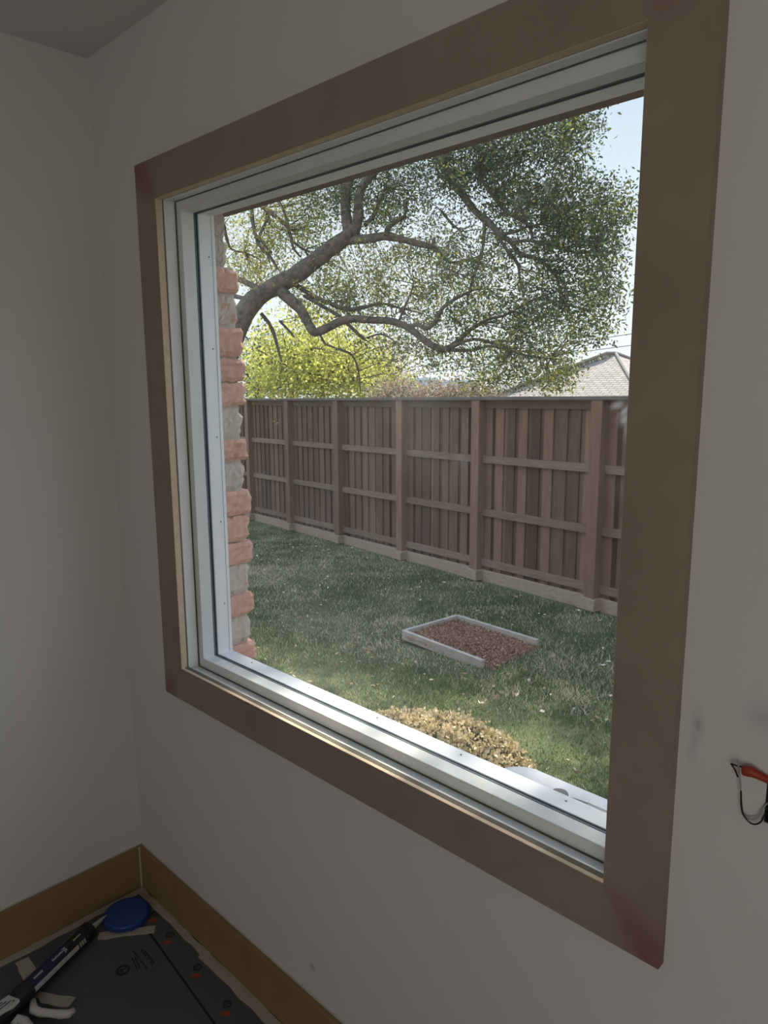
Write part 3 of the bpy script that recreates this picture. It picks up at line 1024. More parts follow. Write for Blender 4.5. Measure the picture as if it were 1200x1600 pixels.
limbs_sub = [
    ([(603, 368, 10), (608, 354, 9), (620, 345, 8), (633, 338, 6)], D - .2, D - .3),
    ([(570, 352, 7), (583, 338, 7), (592, 318, 6), (600, 296, 4)], D, D + .2),
    ([(676, 386, 9), (678, 375, 6), (679, 371, 3)], D - .5, D - .5),
    ([(640, 512, 7), (652, 507, 7), (668, 513, 7), (682, 500, 7), (692, 481, 6), (715, 465, 5), (740, 453, 4)], D - .6, D - 1),
    ([(690, 545, 9), (712, 547, 6), (736, 547, 5), (765, 541, 4), (790, 545, 3)], D - .9, D - 1.2),
    ([(365, 433, 9), (382, 440, 9), (401, 450, 10), (410, 456, 8)], D + .3, D),
    ([(362, 462, 7), (380, 466, 7), (395, 474, 7)], D + .2, D),
    ([(395, 305, 8), (406, 319, 8), (429, 337, 7), (448, 354, 6), (457, 376, 5), (475, 390, 4)], D + .8, D + .6),
    ([(428, 300, 5), (434, 313, 5), (444, 331, 5), (452, 360, 5), (458, 386, 4), (470, 402, 3)], D + .5, D + .4),
    ([(393, 320, 6), (396, 352, 6), (405, 382, 6), (421, 400, 5), (433, 418, 4)], D + .9, D + .6),
    ([(416, 325, 4), (416, 345, 5), (406, 368, 5), (413, 383, 4), (424, 395, 5)], D + 1, D + .6),
    ([(350, 350, 5), (355, 375, 5), (363, 390, 3), (385, 395, 2)], D + .6, D + .8),
    ([(455, 440, 8), (490, 463, 7), (516, 474, 7), (540, 483, 7), (565, 481, 6), (597, 474, 4), (625, 482, 3)], D + .2, D - .2),
    ([(475, 462, 6), (503, 478, 6), (530, 494, 6), (543, 506, 6), (566, 528, 5), (572, 532, 3)], D + .2, D - .3),
    ([(573, 528, 3), (595, 522, 3), (615, 532, 2)], D - .3, D - .5),
    ([(408, 490, 6), (420, 505, 6), (428, 522, 6), (433, 540, 5), (440, 565, 3)], D + .4, D + .4),
    ([(437, 502, 4), (450, 515, 4), (460, 527, 3)], D + .4, D + .2),
    ([(500, 522, 4), (507, 536, 4), (517, 541, 3), (545, 552, 2)], D, D - .2),
    ([(530, 545, 3), (550, 555, 4), (560, 580, 3), (563, 615, 2)], D + .5, D + .5),
    ([(745, 330, 8), (764, 347, 11), (780, 366, 9), (797, 377, 8), (812, 396, 7), (841, 405, 6), (861, 422, 5), (872, 440, 4), (876, 470, 3)], D - 1.2, D - 2),
    ([(757, 345, 6), (755, 383, 5), (748, 411, 5), (738, 438, 4), (730, 470, 3)], D - 1.2, D - 1.1),
    ([(776, 366, 6), (793, 392, 5), (809, 413, 5), (812, 440, 3)], D - 1.4, D - 1.5),
    ([(744, 268, 5), (760, 292, 6), (778, 315, 8), (795, 333, 7), (812, 342, 7), (827, 354, 6), (833, 375, 4)], D - 1, D - 1.8),
    ([(786, 366, 6), (809, 361, 5), (818, 356, 4), (845, 350, 3)], D - 1.5, D - 1.8),
    ([(798, 379, 6), (825, 376, 5), (850, 380, 5), (877, 388, 5), (900, 394, 4), (930, 392, 2)], D - 1.6, D - 2.4),
    ([(778, 340, 6), (785, 335, 5), (800, 336, 4)], D - 1.4, D - 1.4),
    ([(733, 517, 5), (760, 500, 5), (790, 492, 4), (830, 470, 4), (870, 455, 2)], D - 1, D - 2),
    ([(700, 545, 6), (740, 530, 5), (780, 540, 5), (820, 555, 4), (860, 560, 2)], D - 1, D - 1.8),
    ([(690, 330, 4), (706, 350, 4), (720, 362, 3), (724, 380, 2)], D - .6, D - .8),
    ([(624, 500, 4), (632, 480, 4), (642, 458, 3), (646, 440, 2)], D - .5, D - .6),
]
SK = []      # skeleton sample points for growing twigs towards the leaf clusters
mb = MB()
SK += limb(mb, limbs_main[0][0], limbs_main[0][1], limbs_main[0][2], 14)
mb.build('trunk', m_bark, oak, smooth=True)
for pts, a, b_ in limbs_main[1:]:
    mb = MB(); SK += limb(mb, pts, a, b_, 10); mb.build('limb', m_bark, oak, smooth=True)
mb = MB()
for pts, a, b_ in limbs_sub:
    SK += limb(mb, pts, a, b_, 7)
mb.build('branches', m_bark, oak, smooth=True)
SK = np.array(SK)

# leaf clusters: (centre u, v, radius u, radius v, clusters, mean tint, depth offset)
blobs = [
    (385, 380, 55, 60, 80, .74, .8), (450, 340, 60, 50, 80, .72, .6), (420, 420, 60, 35, 60, .78, .7), (500, 330, 50, 40, 70, .5, .4),
    (515, 300, 40, 25, 60, .25, .2), (600, 280, 60, 40, 130, .25, 0), (650, 260, 60, 50, 170, .18, -.3), (590, 330, 50, 30, 60, .45, .2),
    (640, 340, 60, 45, 110, .40, -.2), (560, 420, 70, 40, 90, .74, .5), (640, 430, 70, 45, 120, .62, 0), (500, 470, 60, 30, 60, .66, .6),
    (590, 470, 70, 30, 90, .45, .2), (640, 560, 50, 30, 60, .45, -.2), (600, 530, 60, 30, 55, .42, 0), (700, 480, 60, 50, 120, .45, -.6),
    (720, 240, 60, 50, 190, .15, -.8), (790, 210, 70, 40, 190, .18, -1.3), (850, 190, 70, 30, 130, .22, -1.8), (905, 190, 40, 28, 55, .3, -2.2),
    (760, 290, 80, 50, 220, .20, -1.2), (840, 270, 70, 60, 200, .25, -1.8), (885, 225, 35, 35, 60, .3, -2), (900, 310, 60, 45, 130, .28, -2.3), (955, 320, 40, 40, 75, .28, -2.8),
    (840, 350, 80, 50, 190, .28, -1.8), (900, 390, 65, 45, 170, .25, -2.3), (950, 370, 28, 40, 45, .3, -2.6), (800, 430, 80, 50, 170, .38, -1.5), (880, 450, 70, 45, 170, .28, -2.2),
    (950, 450, 32, 40, 60, .3, -2.5), (780, 500, 80, 40, 150, .36, -1.3), (860, 510, 65, 35, 140, .33, -1.9), (920, 510, 35, 28, 55, .33, -2.2),
    (760, 560, 60, 35, 100, .42, -1.2), (830, 565, 60, 35, 110, .48, -1.6), (870, 580, 32, 34, 70, .55, -1.8), (790, 590, 40, 20, 40, .5, -1.4), (740, 590, 20, 22, 16, .5, -1.1),
    (690, 420, 50, 45, 100, .42, -.6), (730, 400, 50, 45, 90, .45, -1), (660, 520, 50, 30, 70, .42, -.4), (690, 565, 40, 16, 26, .45, -.8),
    (500, 430, 45, 35, 40, .6, .8), (880, 345, 60, 30, 60, .28, -2), (430, 380, 70, 70, 60, .58, 1.2)]
CL, CT = [], []
for (u, v, ru, rv, n, t, dz) in blobs:
    n = int(n * (0.95 if u < 600 else 0.60))
    a = rng.uniform(0, 6.283, n); r = np.sqrt(rng.random(n))
    for i in range(n):
        CL.append(at(u + ru * r[i] * math.cos(a[i]), v + rv * r[i] * math.sin(a[i]), D + .35 + dz + rng.normal(0, .65)))
        CT.append(t + rng.normal(0, .12))
CL = np.array(CL); CT = np.array(CT)
# out-of-view crown overhead, added to shade yard and sill, gapped for sun patches
GAPS = [(-3.35, 3.02, .50, .30), (-2.05, 2.88, .60, .26), (-1.50, 3.0, .34, .24), (-.72, 2.38, .85, .55), (-.25, 3.0, .36, .26), (-2.75, 2.7, .3, .2),
        (1.66, -1.33, .26, .22), (2.45, -.65, .3, .2)]
HC, HT = [], []
for gx_ in np.arange(-7.8, 3.6, 0.235):
    for gy_ in np.arange(-2.7, 5.4, 0.235):
        x = gx_ + rng.uniform(-.13, .13); y = gy_ + rng.uniform(-.13, .13)
        if any(((x - a) / c) ** 2 + ((y - b_) / d_) ** 2 < 1 for a, b_, c, d_ in GAPS):
            continue
        if rng.random() < 0.05:
            continue
        zt_ = 9.2 + rng.uniform(0, 1.6)
        s_ = (zt_ + 0.8) / SUNV[2]
        p = np.array([x, y, -0.8]) + SUNV * s_
        HC.append(p); HT.append(.4 + rng.normal(0, .1))
HC = np.array(HC)


def leaf_cloud(C, T, m_, spread, size, aspect, tj=.12):
    n = len(C)
    off = rng.normal(0, 1, (n, m_, 3)) * spread
    P = (C[:, None, :] + off).reshape(-1, 3)
    t = (np.repeat(T, m_) + rng.normal(0, tj, n * m_))
    yel = rng.random(n * m_) < .05
    t = np.where(yel, t + .35, t)
    V = leaf_quads(P, rng.uniform(size[0], size[1], n * m_), aspect, rng)
    return V.reshape(-1, 3), np.repeat(np.clip(t, 0, 1), 4)


V1, T1 = leaf_cloud(CL, CT, 24, .11, (.04, .085), .40, .2)
V2, T2 = leaf_cloud(HC, np.array(HT), 34, .13, (.09, .15), .62)
np_mesh('foliage', np.concatenate([V1, V2]), 4, np.concatenate([T1, T2]), m_oakleaf, oak)
# twigs linking clusters to the nearest limb
mb = MB()
for i, c in enumerate(CL):
    if i % 3:
        continue
    d = np.linalg.norm(SK - c, axis=1)
    p = SK[np.argmin(d)]
    L = d.min()
    if L > 1.4:
        j = rng.integers(len(CL)); dd_ = np.linalg.norm(CL - c, axis=1); dd_[i] = 9; p = CL[np.argmin(dd_)]
    mid = (p + c) / 2 + rng.normal(0, .05, 3) + np.array([0, 0, .04])
    mb.tube([p, mid, c], [.009, .006, .003], 4, cap=False)
mb.build('twigs', m_twig, oak)
mb = MB()
base = at(300, 700, D)
for k in range(9):
    tgt = HC[rng.integers(len(HC))]
    mid = (base + np.array([0, 0, 3]) + tgt) / 2 + np.array([0, 0, 1.2])
    mid[2] = max(mid[2], 8.6)
    b0 = at(540, 90, D - .2)
    mb.tube([b0, (b0 + mid) / 2 + np.array([0, 0, .8]), mid, tgt], [.13, .10, .07, .02], 6)
mb.build('upper_limb', m_bark, oak, smooth=True)


# ------------------------------------------------------------------ trees beyond the fence
def far_tree(name, label, blobs_, D0, mat, leaves, size, trunks, tspread=.35, gz=-2.2, group=None):
    base = at(blobs_[0][0], 620, D0)
    base[2] = gz
    o = tag(empty(name, tuple(base)), label, 'tree', group)
    C, T = [], []
    for (u, v, ru, rv, n, t) in blobs_:
        for _ in range(n):
            a, r = rng.uniform(0, 6.283), math.sqrt(rng.random())
            C.append(at(u + ru * r * math.cos(a), v + rv * r * math.sin(a), D0 + rng.normal(0, .8))); T.append(t + rng.normal(0, .12))
    C, T = np.array(C), np.array(T)
    V, TT_ = leaf_cloud(C, T, leaves, tspread, size, .6, .15)
    np_mesh('foliage', V, 4, TT_, mat, o)
    mb = MB()
    for (u0, v0, u1, v1, w) in trunks:
        p, q = at(u0, v0, D0), at(u1, v1, D0 + .3)
        if v0 >= 620:
            p[2] = gz
        md = (p + q) / 2 + rng.normal(0, .12, 3)
        mb.tube([p, md, q], [w, w * .8, w * .35], 7)
    for i in range(0, len(C), 6):
        u0, v0, u1, v1, w = trunks[rng.integers(len(trunks))]
        p = at(u0 + (u1 - u0) * .6, v0 + (v1 - v0) * .6, D0 + .15)
        mb.tube([p, (p + C[i]) / 2 + rng.normal(0, .15, 3), C[i]], [.03, .02, .008], 4, cap=False)
    mb.build('trunk', m_twig, o)
    return o


far_tree('yellow_green_tree', 'bright yellow green leafy tree behind the left end of the fence', [
    (500, 570, 70, 45, 130, .62), (430, 570, 50, 40, 70, .55), (560, 570, 50, 45, 80, .55), (470, 530, 70, 35, 70, .5), (540, 600, 80, 22, 90, .6), (420, 600, 40, 22, 50, .5), (590, 590, 25, 30, 26, .5)],
    16.0, m_limeleaf, 30, (.055, .10), [(495, 640, 500, 560, .14), (500, 600, 440, 540, .07), (500, 600, 560, 545, .07), (470, 640, 455, 520, .06)], .30)
far_tree('conifer', 'dark blue green conifer half hidden behind the yellow green tree', [
    (402, 590, 22, 40, 50, .4), (410, 545, 14, 25, 18, .5), (465, 585, 14, 22, 14, .5)], 22.0, m_darkleaf, 40, (.06, .12), [(404, 640, 406, 540, .15)], .28, gz=-3)
far_tree('bare_pinkish_tree', 'thin half bare tree with dry pinkish leaves behind the middle of the fence', [
    (605, 580, 30, 38, 40, .55), (590, 550, 25, 25, 18, .5), (630, 595, 18, 25, 18, .6)], 17.5, m_pinkleaf, 26, (.035, .07),
    [(612, 640, 610, 550, .07), (612, 610, 585, 560, .04), (612, 605, 638, 565, .04)], .28, gz=-3)
hed = tag(empty('distant_hedge', tuple(at(690, 640, 14) * np.array([1, 1, 0]) + np.array([0, 0, -3]))), 'low row of brownish green bushes just above the middle of the fence', 'hedge')
C, T = [], []
for _ in range(330):
    u = rng.uniform(585, 770); C.append(at(u, rng.uniform(611 if 650 < u < 740 else 606, 632) - 3 * math.sin(u * .09), 14 + rng.normal(0, .35))); T.append(rng.uniform(.1, .8))
V, TT_ = leaf_cloud(np.array(C), np.array(T), 26, .14, (.035, .07), .7)
np_mesh('foliage', V, 4, TT_ * .9, m_pinkleaf, hed)
mb = MB()
for u in np.linspace(590, 765, 12):
    p = at(u, 614, 14); q = p.copy(); q[2] = -3
    mb.tube([q, p], [.04, .015], 5)
mb.build('stems', m_twig, hed)


# distant buildings at the skyline
def building(u0, u1, v, d, label, step=None):
    base = at((u0 + u1) / 2, 640, d)
    o = tag(empty('distant_building', tuple(base)), label, 'building', None)
    a, b_ = at(u0, v, d), at(u1, v, d)
    w_ = np.linalg.norm(b_ - a)
    ztop = a[2]
    zb = at(u0, 700, d)[2]
    mb = MB()
    f2 = np.array([fwd[0], fwd[1], 0]); f2 /= np.linalg.norm(f2)
    r2 = np.array([RIGHT[0], RIGHT[1], 0]); r2 /= np.linalg.norm(r2)
    c = (a + b_) / 2 + f2 * 6; c[2] = (ztop + zb) / 2
    mb.box(c, (w_, 12, ztop - zb), r2, f2)
    mb.build('walls', m_far, o)
    mb = MB(); c2 = c.copy(); c2[2] = ztop + .25; mb.box(c2, (w_ + .6, 12.6, .5), r2, f2); mb.build('parapet', m_far, o)
    for k in range(int(w_ / 5)):
        mb = MB()
        p = a + (b_ - a) * (k + .5) / int(w_ / 5) - f2 * .02; p[2] = ztop - 2.2
        mb.box(p, (2.6, .2, 1.2), r2, f2)
        mb.build('window', m_hwall, o)
    return o


building(610, 682, 594, 190, 'hazy pale blue flat building at the skyline, left of the gap under the oak')
building(684, 745, 597, 200, 'hazy pale blue long building at the skyline, right of the gap under the oak')

# neighbour's house with hipped shingle roof
Dh = 25.0
apex = at(952, 553, Dh)
f2 = np.array([fwd[0], fwd[1], 0]); f2 /= np.linalg.norm(f2)
r2 = np.array([RIGHT[0], RIGHT[1], 0]); r2 /= np.linalg.norm(r2)
house = tag(empty('neighbour_house', (apex[0], apex[1], -3.2)), 'house with grey brown shingled hip roof rising over the right end of the fence', 'house')
ez = apex[2] - 3.3
A = apex - r2 * 9.0 + f2 * .7; B = apex - f2 * 9.0 - r2 * .7; Cc = apex + r2 * 9.2 - f2 * .5; Dd = apex + f2 * 9 + r2 * .7
for p in (A, B, Cc, Dd):
    p[2] = ez
R1, R2 = apex - r2 * .12, apex + r2 * .22


def roof_mesh(faces, name, par):
    me = bpy.data.meshes.new(name)
    off = np.array(parent_loc(par))
    V, Fs, UV = [], [], []
    for f in faces:
        k = len(V)
        e = f[1] - f[0]; e /= np.linalg.norm(e)
        nn = np.cross(e, f[2] - f[0]); nn /= np.linalg.norm(nn)
        g = np.cross(nn, e)
        for p in f:
            V.append(tuple(p - off)); UV.append(((p - f[0]) @ e, (p - f[0]) @ g))
        Fs.append(tuple(range(k, k + len(f))))
    me.from_pydata(V, [], Fs)
    uv = me.uv_layers.new(name='uv')
    for i, l in enumerate(me.loops):
        uv.data[i].uv = UV[l.vertex_index]
    me.materials.append(m_shingle)
    o = bpy.data.objects.new(name, me); col.objects.link(o); o.parent = par
    sm = o.modifiers.new('thick', 'SOLIDIFY'); sm.thickness = .12; sm.offset = -1
    return o


roof_mesh([[A, B, R2, R1], [B, Cc, R2], [Cc, Dd, R1, R2], [Dd, A, R1]], 'roof', house)
mb = MB()
for p, q in ((R1, A), (R2, B), (R2, Cc), (R1, R2)):
    nrm = np.array([0, 0, .03])
    mb.tube([p + nrm, q + nrm], .05, 5)
mb.build('ridge_caps', m_ridge, house)
mb = MB()
cc = (A + B + Cc + Dd) / 4
e1 = (B - A) / np.linalg.norm(B - A); e2 = (Cc - B) / np.linalg.norm(Cc - B)
c = cc.copy(); c[2] = (ez - 3.2) / 2
mb.box(c, (np.linalg.norm(B - A) - .9, np.linalg.norm(Cc - B) - .9, ez + 3.2), e1, e2)
mb.build('walls', m_hwall, house)
# second, lower roof to its left
ap2 = at(800, 598, 42)
house2 = tag(empty('neighbour_outbuilding', (ap2[0], ap2[1], -3.2)), 'lower grey shingled roof left of the hip roof, partly behind oak leaves', 'house')
p0 = at(735, 617, 42); p1 = ap2; p2 = at(880, 590, 42)
z0 = p0[2] - 1.0
a0, a1 = at(722, 640, 40), at(880, 640, 40); a0[2] = a1[2] = z0
b0, b1 = at(735, 640, 47), at(880, 640, 47); b0[2] = b1[2] = z0
roof_mesh([[a0, a1, p2, p1], [b1, b0, p1, p2], [b0, a0, p1], [a1, b1, p2]], 'roof', house2)
mb = MB(); mb.add([tuple(q * np.array([1, 1, 0]) + np.array([0, 0, zz])) for zz in (-3.2, z0) for q in (a0, a1, b1, b0)],
                  [(0, 3, 2, 1), (4, 5, 6, 7), (0, 1, 5, 4), (1, 2, 6, 5), (2, 3, 7, 6), (3, 0, 4, 7)]); mb.build('walls', m_hwall, house2)

# power lines with their poles out to the sides
for k, (P0, P1, lb) in enumerate((((880, 553.5), (1100, 523.5), 'lower of two thin power lines in the sky above the neighbour roof'),
                                  ((900, 535), (1100, 503), 'upper of two thin power lines in the sky above the neighbour roof'))):
    a, b_ = at(*P0, 38), at(*P1, 38)
    d = b_ - a
    pts = [a - d * 2.2 + np.array([0, 0, .3]), a - d * 1, a, (a + b_) / 2 - np.array([0, 0, .02]), b_, b_ + d * 2.5, b_ + d * 5]
    mb = MB(); mb.tube(pts, .018, 5)
    tag(mb.build('power_line', m_line), lb, 'power line', 'power lines')

# ------------------------------------------------------------------ floor protection, tape, tools
def flat_poly(name, poly, z0, z1, mat, parent=None):
    mb = MB(); mb.prism(poly, z0, z1)
    return mb.build(name, mat, parent)


# the seam runs almost parallel to the window wall
s1 = flat_poly('floor_protection_sheet', [(0.017, -.103), (0.206, -.098), (0.63, -.138), (1.6, -.225), (4.5, -.49), (4.5, -2.8), (0.017, -2.8)], -.004, 0.0, m_board)
tag(s1, 'large grey floor protection board with printed round mark, running out from the left wall', 'floor covering')
s2 = flat_poly('floor_protection_sheet', [(0.017, -.017), (4.5, -.017), (4.5, -.486), (1.6, -.221), (0.63, -.134), (0.206, -.094), (0.017, -.099)], -.004, 0.0, m_board)
tag(s2, 'narrow grey floor protection strip with a row of printed ovals along the window wall', 'floor covering')
seam = flat_poly('seam_line', [(0.206, -.0985), (0.63, -.1385), (1.6, -.2255), (1.6, -.2195), (0.63, -.1325), (0.206, -.0925)], -.0003, 0.0006, m_ink, s1)


def stroke(mb, pts, w, z=0.0008):
    for (x0, y0), (x1, y1) in zip(pts[:-1], pts[1:]):
        d = np.array([x1 - x0, y1 - y0]); L = np.linalg.norm(d) + 1e-9; d /= L
        nn = np.array([-d[1], d[0]])
        mb.box(((x0 + x1) / 2, (y0 + y1) / 2, z / 2), (L + w * .5, w, z), (*d, 0), (*nn, 0))


def circ(cx, cy, r, n=20, a0=0, a1=360):
    return [(cx + r * math.cos(math.radians(a0 + (a1 - a0) * i / n)), cy + r * math.sin(math.radians(a0 + (a1 - a0) * i / n))) for i in range(n + 1)]


mb = MB()
cx, cy = .292, -.216
stroke(mb, circ(cx, cy, .017), .003)
stroke(mb, circ(cx, cy, .0128), .0015)
X_, Y_ = np.array([.62, .78]), np.array([.78, -.62])       # reading direction of the print
L_ = lambda a, b_: (cx + X_[0] * a + Y_[0] * b_, cy + X_[1] * a + Y_[1] * b_)
stroke(mb, [L_(-.009, .002), L_(.0, .002), L_(-.006, -.004), L_(.009, -.004)], .0025)
stroke(mb, [L_(-.004, .007), L_(.006, .007)], .002)
mb.build('printed_mark', m_ink, s1)
mb = MB()
for (u0, v0, u1, v1) in ((206, 1497, 215, 1516), (211, 1496, 219, 1514), (208, 1486, 230, 1514), (220, 1484, 239, 1508), (226, 1486, 242, 1506)):
    d0 = fwd + RIGHT * (u0 - 600) / F_PX - UP * (v0 - 800) / F_PX; p = CAM - d0 * CAM[2] / d0[2]
    d1 = fwd + RIGHT * (u1 - 600) / F_PX - UP * (v1 - 800) / F_PX; q_ = CAM - d1 * CAM[2] / d1[2]
    nseg = 9
    for j in range(nseg):
        if rng.random() < .15:
            continue
        a = p + (q_ - p) * j / nseg; b_ = p + (q_ - p) * (j + .75) / nseg
        stroke(mb, [(a[0], a[1]), (b_[0], b_[1])], .0022 + rng.uniform(0, .001))
mb.build('printed_text', m_ink, s1)
for (x_, y_) in ((.155, -.045), (.266, -.058), (.431, -.067), (.594, -.079)):
    mb = MB()
    stroke(mb, circ(x_, y_, .0105), .0024)
    stroke(mb, circ(x_, y_, .0048, 14, 30, 330), .0016)
    mb.build('printed_ring', m_ink, s2)
    mb = MB()
    c_ = (x_ + .0215, y_ - .0195)
    mb.prism([(c_[0] + .013 * math.cos(a) * .72 - .0075 * math.sin(a) * .68, c_[1] + .013 * math.cos(a) * .68 + .0075 * math.sin(a) * .72) for a in np.linspace(0, 6.283, 18)[:-1]], 0, .0007)
    mb.build('printed_oval', m_orange, s2)

# tape strips along both baseboards (slightly ragged) and loose strips
def ragged(p0, p1, w, n=14, amp=.003):
    p0, p1 = np.array(p0, float), np.array(p1, float)
    d = (p1 - p0) / np.linalg.norm(p1 - p0); nn = np.array([-d[1], d[0]])
    L, R_ = [], []
    for i in range(n + 1):
        q = p0 + (p1 - p0) * i / n
        L.append(tuple(q + nn * (w / 2 + rng.uniform(-amp, amp)))); R_.append(tuple(q - nn * (w / 2 + rng.uniform(-amp, amp))))
    return L + R_[::-1]


tapes = [((.027, -.02), (.027, -1.6), .026, 40, 'tape strip on the floor edge along the left baseboard'),
         ((.017, -.0265), (.62, -.0265), .022, 24, 'tape strip on the floor along the window wall baseboard, starting at the corner'),
         ((.40, -.030), (2.4, -.034), .030, 40, 'wider tape strip overlapping the first along the window wall baseboard'),
         ((.122, -.208), (.215, -.079), .027, 7, 'torn pale tape piece lying beside the blue lid'),
         ((.055, -.395), (.155, -.405), .036, 5, 'short tape piece crossing from the left wall strip towards the caulk gun'),
         ((.19, -.43), (.30, -.36), .03, 6, 'tape piece on the grey board just behind the caulk gun trigger'),
         ((.33, -.46), (.40, -.40), .03, 5, 'tape piece in front of the caulk gun trigger at the photo bottom')]
for i, (p0, p1, w, n, lb) in enumerate(tapes):
    zz = 0.0009 + 0.0002 * i
    o = flat_poly('masking_tape_strip', ragged(p0, p1, w, n), 0.0, zz, m_tape)
    tag(o, 'masking ' + lb, 'tape', 'masking tape on the floor')

# blue lid
lid = tag(empty('blue_lid', (.112, -.115, 0.0015)), 'round blue plastic lid lying in the floor corner beside the nozzle', 'lid')
mb = MB()
prof_ = [(.0, .0015), (.060, .0015), (.066, .006), (.067, .016), (.0655, .021), (.061, .0235), (.057, .0225), (.052, .0235), (.0, .0235)]
n = 40
V = [(.112 + r * math.cos(2 * math.pi * j / n), -.115 + r * math.sin(2 * math.pi * j / n), z) for r, z in prof_[1:-1] for j in range(n)]
Fs = [(i * n + j, i * n + (j + 1) % n, (i + 1) * n + (j + 1) % n, (i + 1) * n + j) for i in range(len(prof_) - 3) for j in range(n)]
Fs += [tuple(range(n - 1, -1, -1)), tuple((len(prof_) - 3) * n + j for j in range(n))]
mb.add(V, Fs); cap_ = mb.build('cap', m_blue, lid, smooth=True)
mb = MB()
for j in range(48):
    a = 2 * math.pi * j / 48
    mb.box((.112 + .0668 * math.cos(a), -.115 + .0668 * math.sin(a), .011), (.0016, .0022, .012), (math.cos(a), math.sin(a), 0), (-math.sin(a), math.cos(a), 0))
mb.build('grip_ridges', m_blue, cap_)

# caulk gun with its tube
G0 = np.array([.117, -.233, .029]); G1 = np.array([.210, -.438, .029])
gd = (G1 - G0) / np.linalg.norm(G1 - G0)                # towards the handle
gs = np.cross(gd, (0, 0, 1)); gs /= np.linalg.norm(gs)  # sideways
if gs[0] < 0:
    gs = -gs
GZ = np.array([0, 0, 1.0])


def gp(a, s_, h): return G0 + gd * a + gs * s_ + GZ * h


gun = tag(empty('caulk_gun', tuple(G1 * np.array([1, 1, 0]) + np.array([0, 0, .001]))), 'black and white caulk gun lying on the grey floor board, trigger pointing right', 'caulk gun')
tube_ = tag(empty('sealant_tube', tuple(G0 * np.array([1, 1, 0]) + np.array([0, 0, .001]))), 'black labelled sealant tube with pale nozzle held in the caulk gun', 'sealant tube')
mb = MB(); mb.tube([gp(0.008, 0, 0), gp(.222, 0, 0)], .0245, 28); cart = mb.build('cartridge', m_black, tube_, smooth=False)
mb = MB(); mb.tube([gp(0.008, 0, 0), gp(-.004, 0, 0), gp(-.012, 0, .0), gp(-.05, 0, -.002), gp(-.075, 0, -.004)], [.012, .011, .0085, .0055, .002], 14); mb.build('nozzle', m_nozzle, tube_, smooth=True)


def wrap(mb, a0, a1, th0, th1, r=.0249, n=6):
    """label patch wrapped round the cartridge; angle measured from straight up towards +gs"""
    V = []
    for k in range(n + 1):
        th = math.radians(th0 + (th1 - th0) * k / n)
        for a in (a0, a1):
            V.append(gp(a, r * math.sin(th), r * math.cos(th)))
    for k in range(n + 1):
        th = math.radians(th0 + (th1 - th0) * k / n)
        for a in (a0, a1):
            V.append(gp(a, (r - .0006) * math.sin(th), (r - .0006) * math.cos(th)))
    m_ = 2 * (n + 1)
    Fs = [(2 * k, 2 * k + 1, 2 * k + 3, 2 * k + 2) for k in range(n)] + [(m_ + 2 * k, m_ + 2 * k + 2, m_ + 2 * k + 3, m_ + 2 * k + 1) for k in range(n)]
    Fs += [(2 * k, 2 * k + 2, m_ + 2 * k + 2, m_ + 2 * k) for k in range(n)] + [(2 * k + 1, m_ + 2 * k + 1, m_ + 2 * k + 3, 2 * k + 3) for k in range(n)]
    Fs += [(0, m_, m_ + 1, 1), (2 * n, 2 * n + 1, m_ + 2 * n + 1, m_ + 2 * n)]
    mb.add(V, Fs)


mb = MB(); wrap(mb, .09, .215, -40, 52); mb.build('navy_label', m_label_n, cart)
mb = MB(); wrap(mb, .062, .218, 58, 88, .0251); wrap(mb, .03, .218, -62, -52, .0251)
for a in (.036, .044, .052):
    wrap(mb, a, a + .005, 58, 88, .0251)
mb.build('white_band', m_label_w, cart)
mb = MB()
for a0, a1, t0, t1 in ((.038, .066, 12, 22), (.176, .206, 12, 24)):
    L_n = 7
    for j in range(L_n):
        wrap(mb, a0 + (a1 - a0) * j / L_n, a0 + (a1 - a0) * (j + .7) / L_n, t0, t1, .0253, 2)
    mb.build('label_lettering', m_label_w, cart)
    mb = MB()
for j in range(9):                                            # long brand word
    wrap(mb, .105 + j * .0042, .105 + j * .0042 + .0028, 14 - (j % 3) * 2, 24, .0253, 2)
wrap(mb, .094, .097, 4, 34, .0253, 3); wrap(mb, .097, .105, 4, 8, .0253, 2); wrap(mb, .099, .102, 12, 40, .0253, 3)
mb.build('label_emblem', m_label_w, cart)
# gun: carriage rings, frame, handle, trigger, rod
mb = MB()
mb.tube([gp(-.004, 0, 0), gp(.010, 0, 0)], .0275, 28)
mb.build('front_ring', m_black, gun, bevel=.001)
mb = MB()
mb.tube([gp(.220, 0, 0), gp(.245, 0, 0), gp(.262, 0, 0)], [.028, .0285, .024], 28)
mb.build('end_cap', m_black, gun, bevel=.001)
mb = MB()
for th in (-75, 100):
    t_ = math.radians(th)
    mb.tube([gp(0, .0265 * math.sin(t_), .0265 * math.cos(t_)), gp(.23, .0265 * math.sin(t_), .0265 * math.cos(t_))], .0022, 8)
mb.build('cradle_rods', m_black, gun)
mb = MB()
HB = [(.250, -.022), (.250, .026), (.272, .030), (.300, .024), (.34, .012), (.40, .005), (.44, .0), (.44, -.030), (.38, -.034), (.33, -.032), (.29, -.028)]


def gun_plate(mb, poly, h0, h1):
    n = len(poly)
    V = [gp(a, s_, h0) for a, s_ in poly] + [gp(a, s_, h1) for a, s_ in poly]
    mb.add(V, [tuple(range(n)), tuple(range(2 * n - 1, n - 1, -1))] + [(i, n + i, n + (i + 1) % n, (i + 1) % n) for i in range(n)])


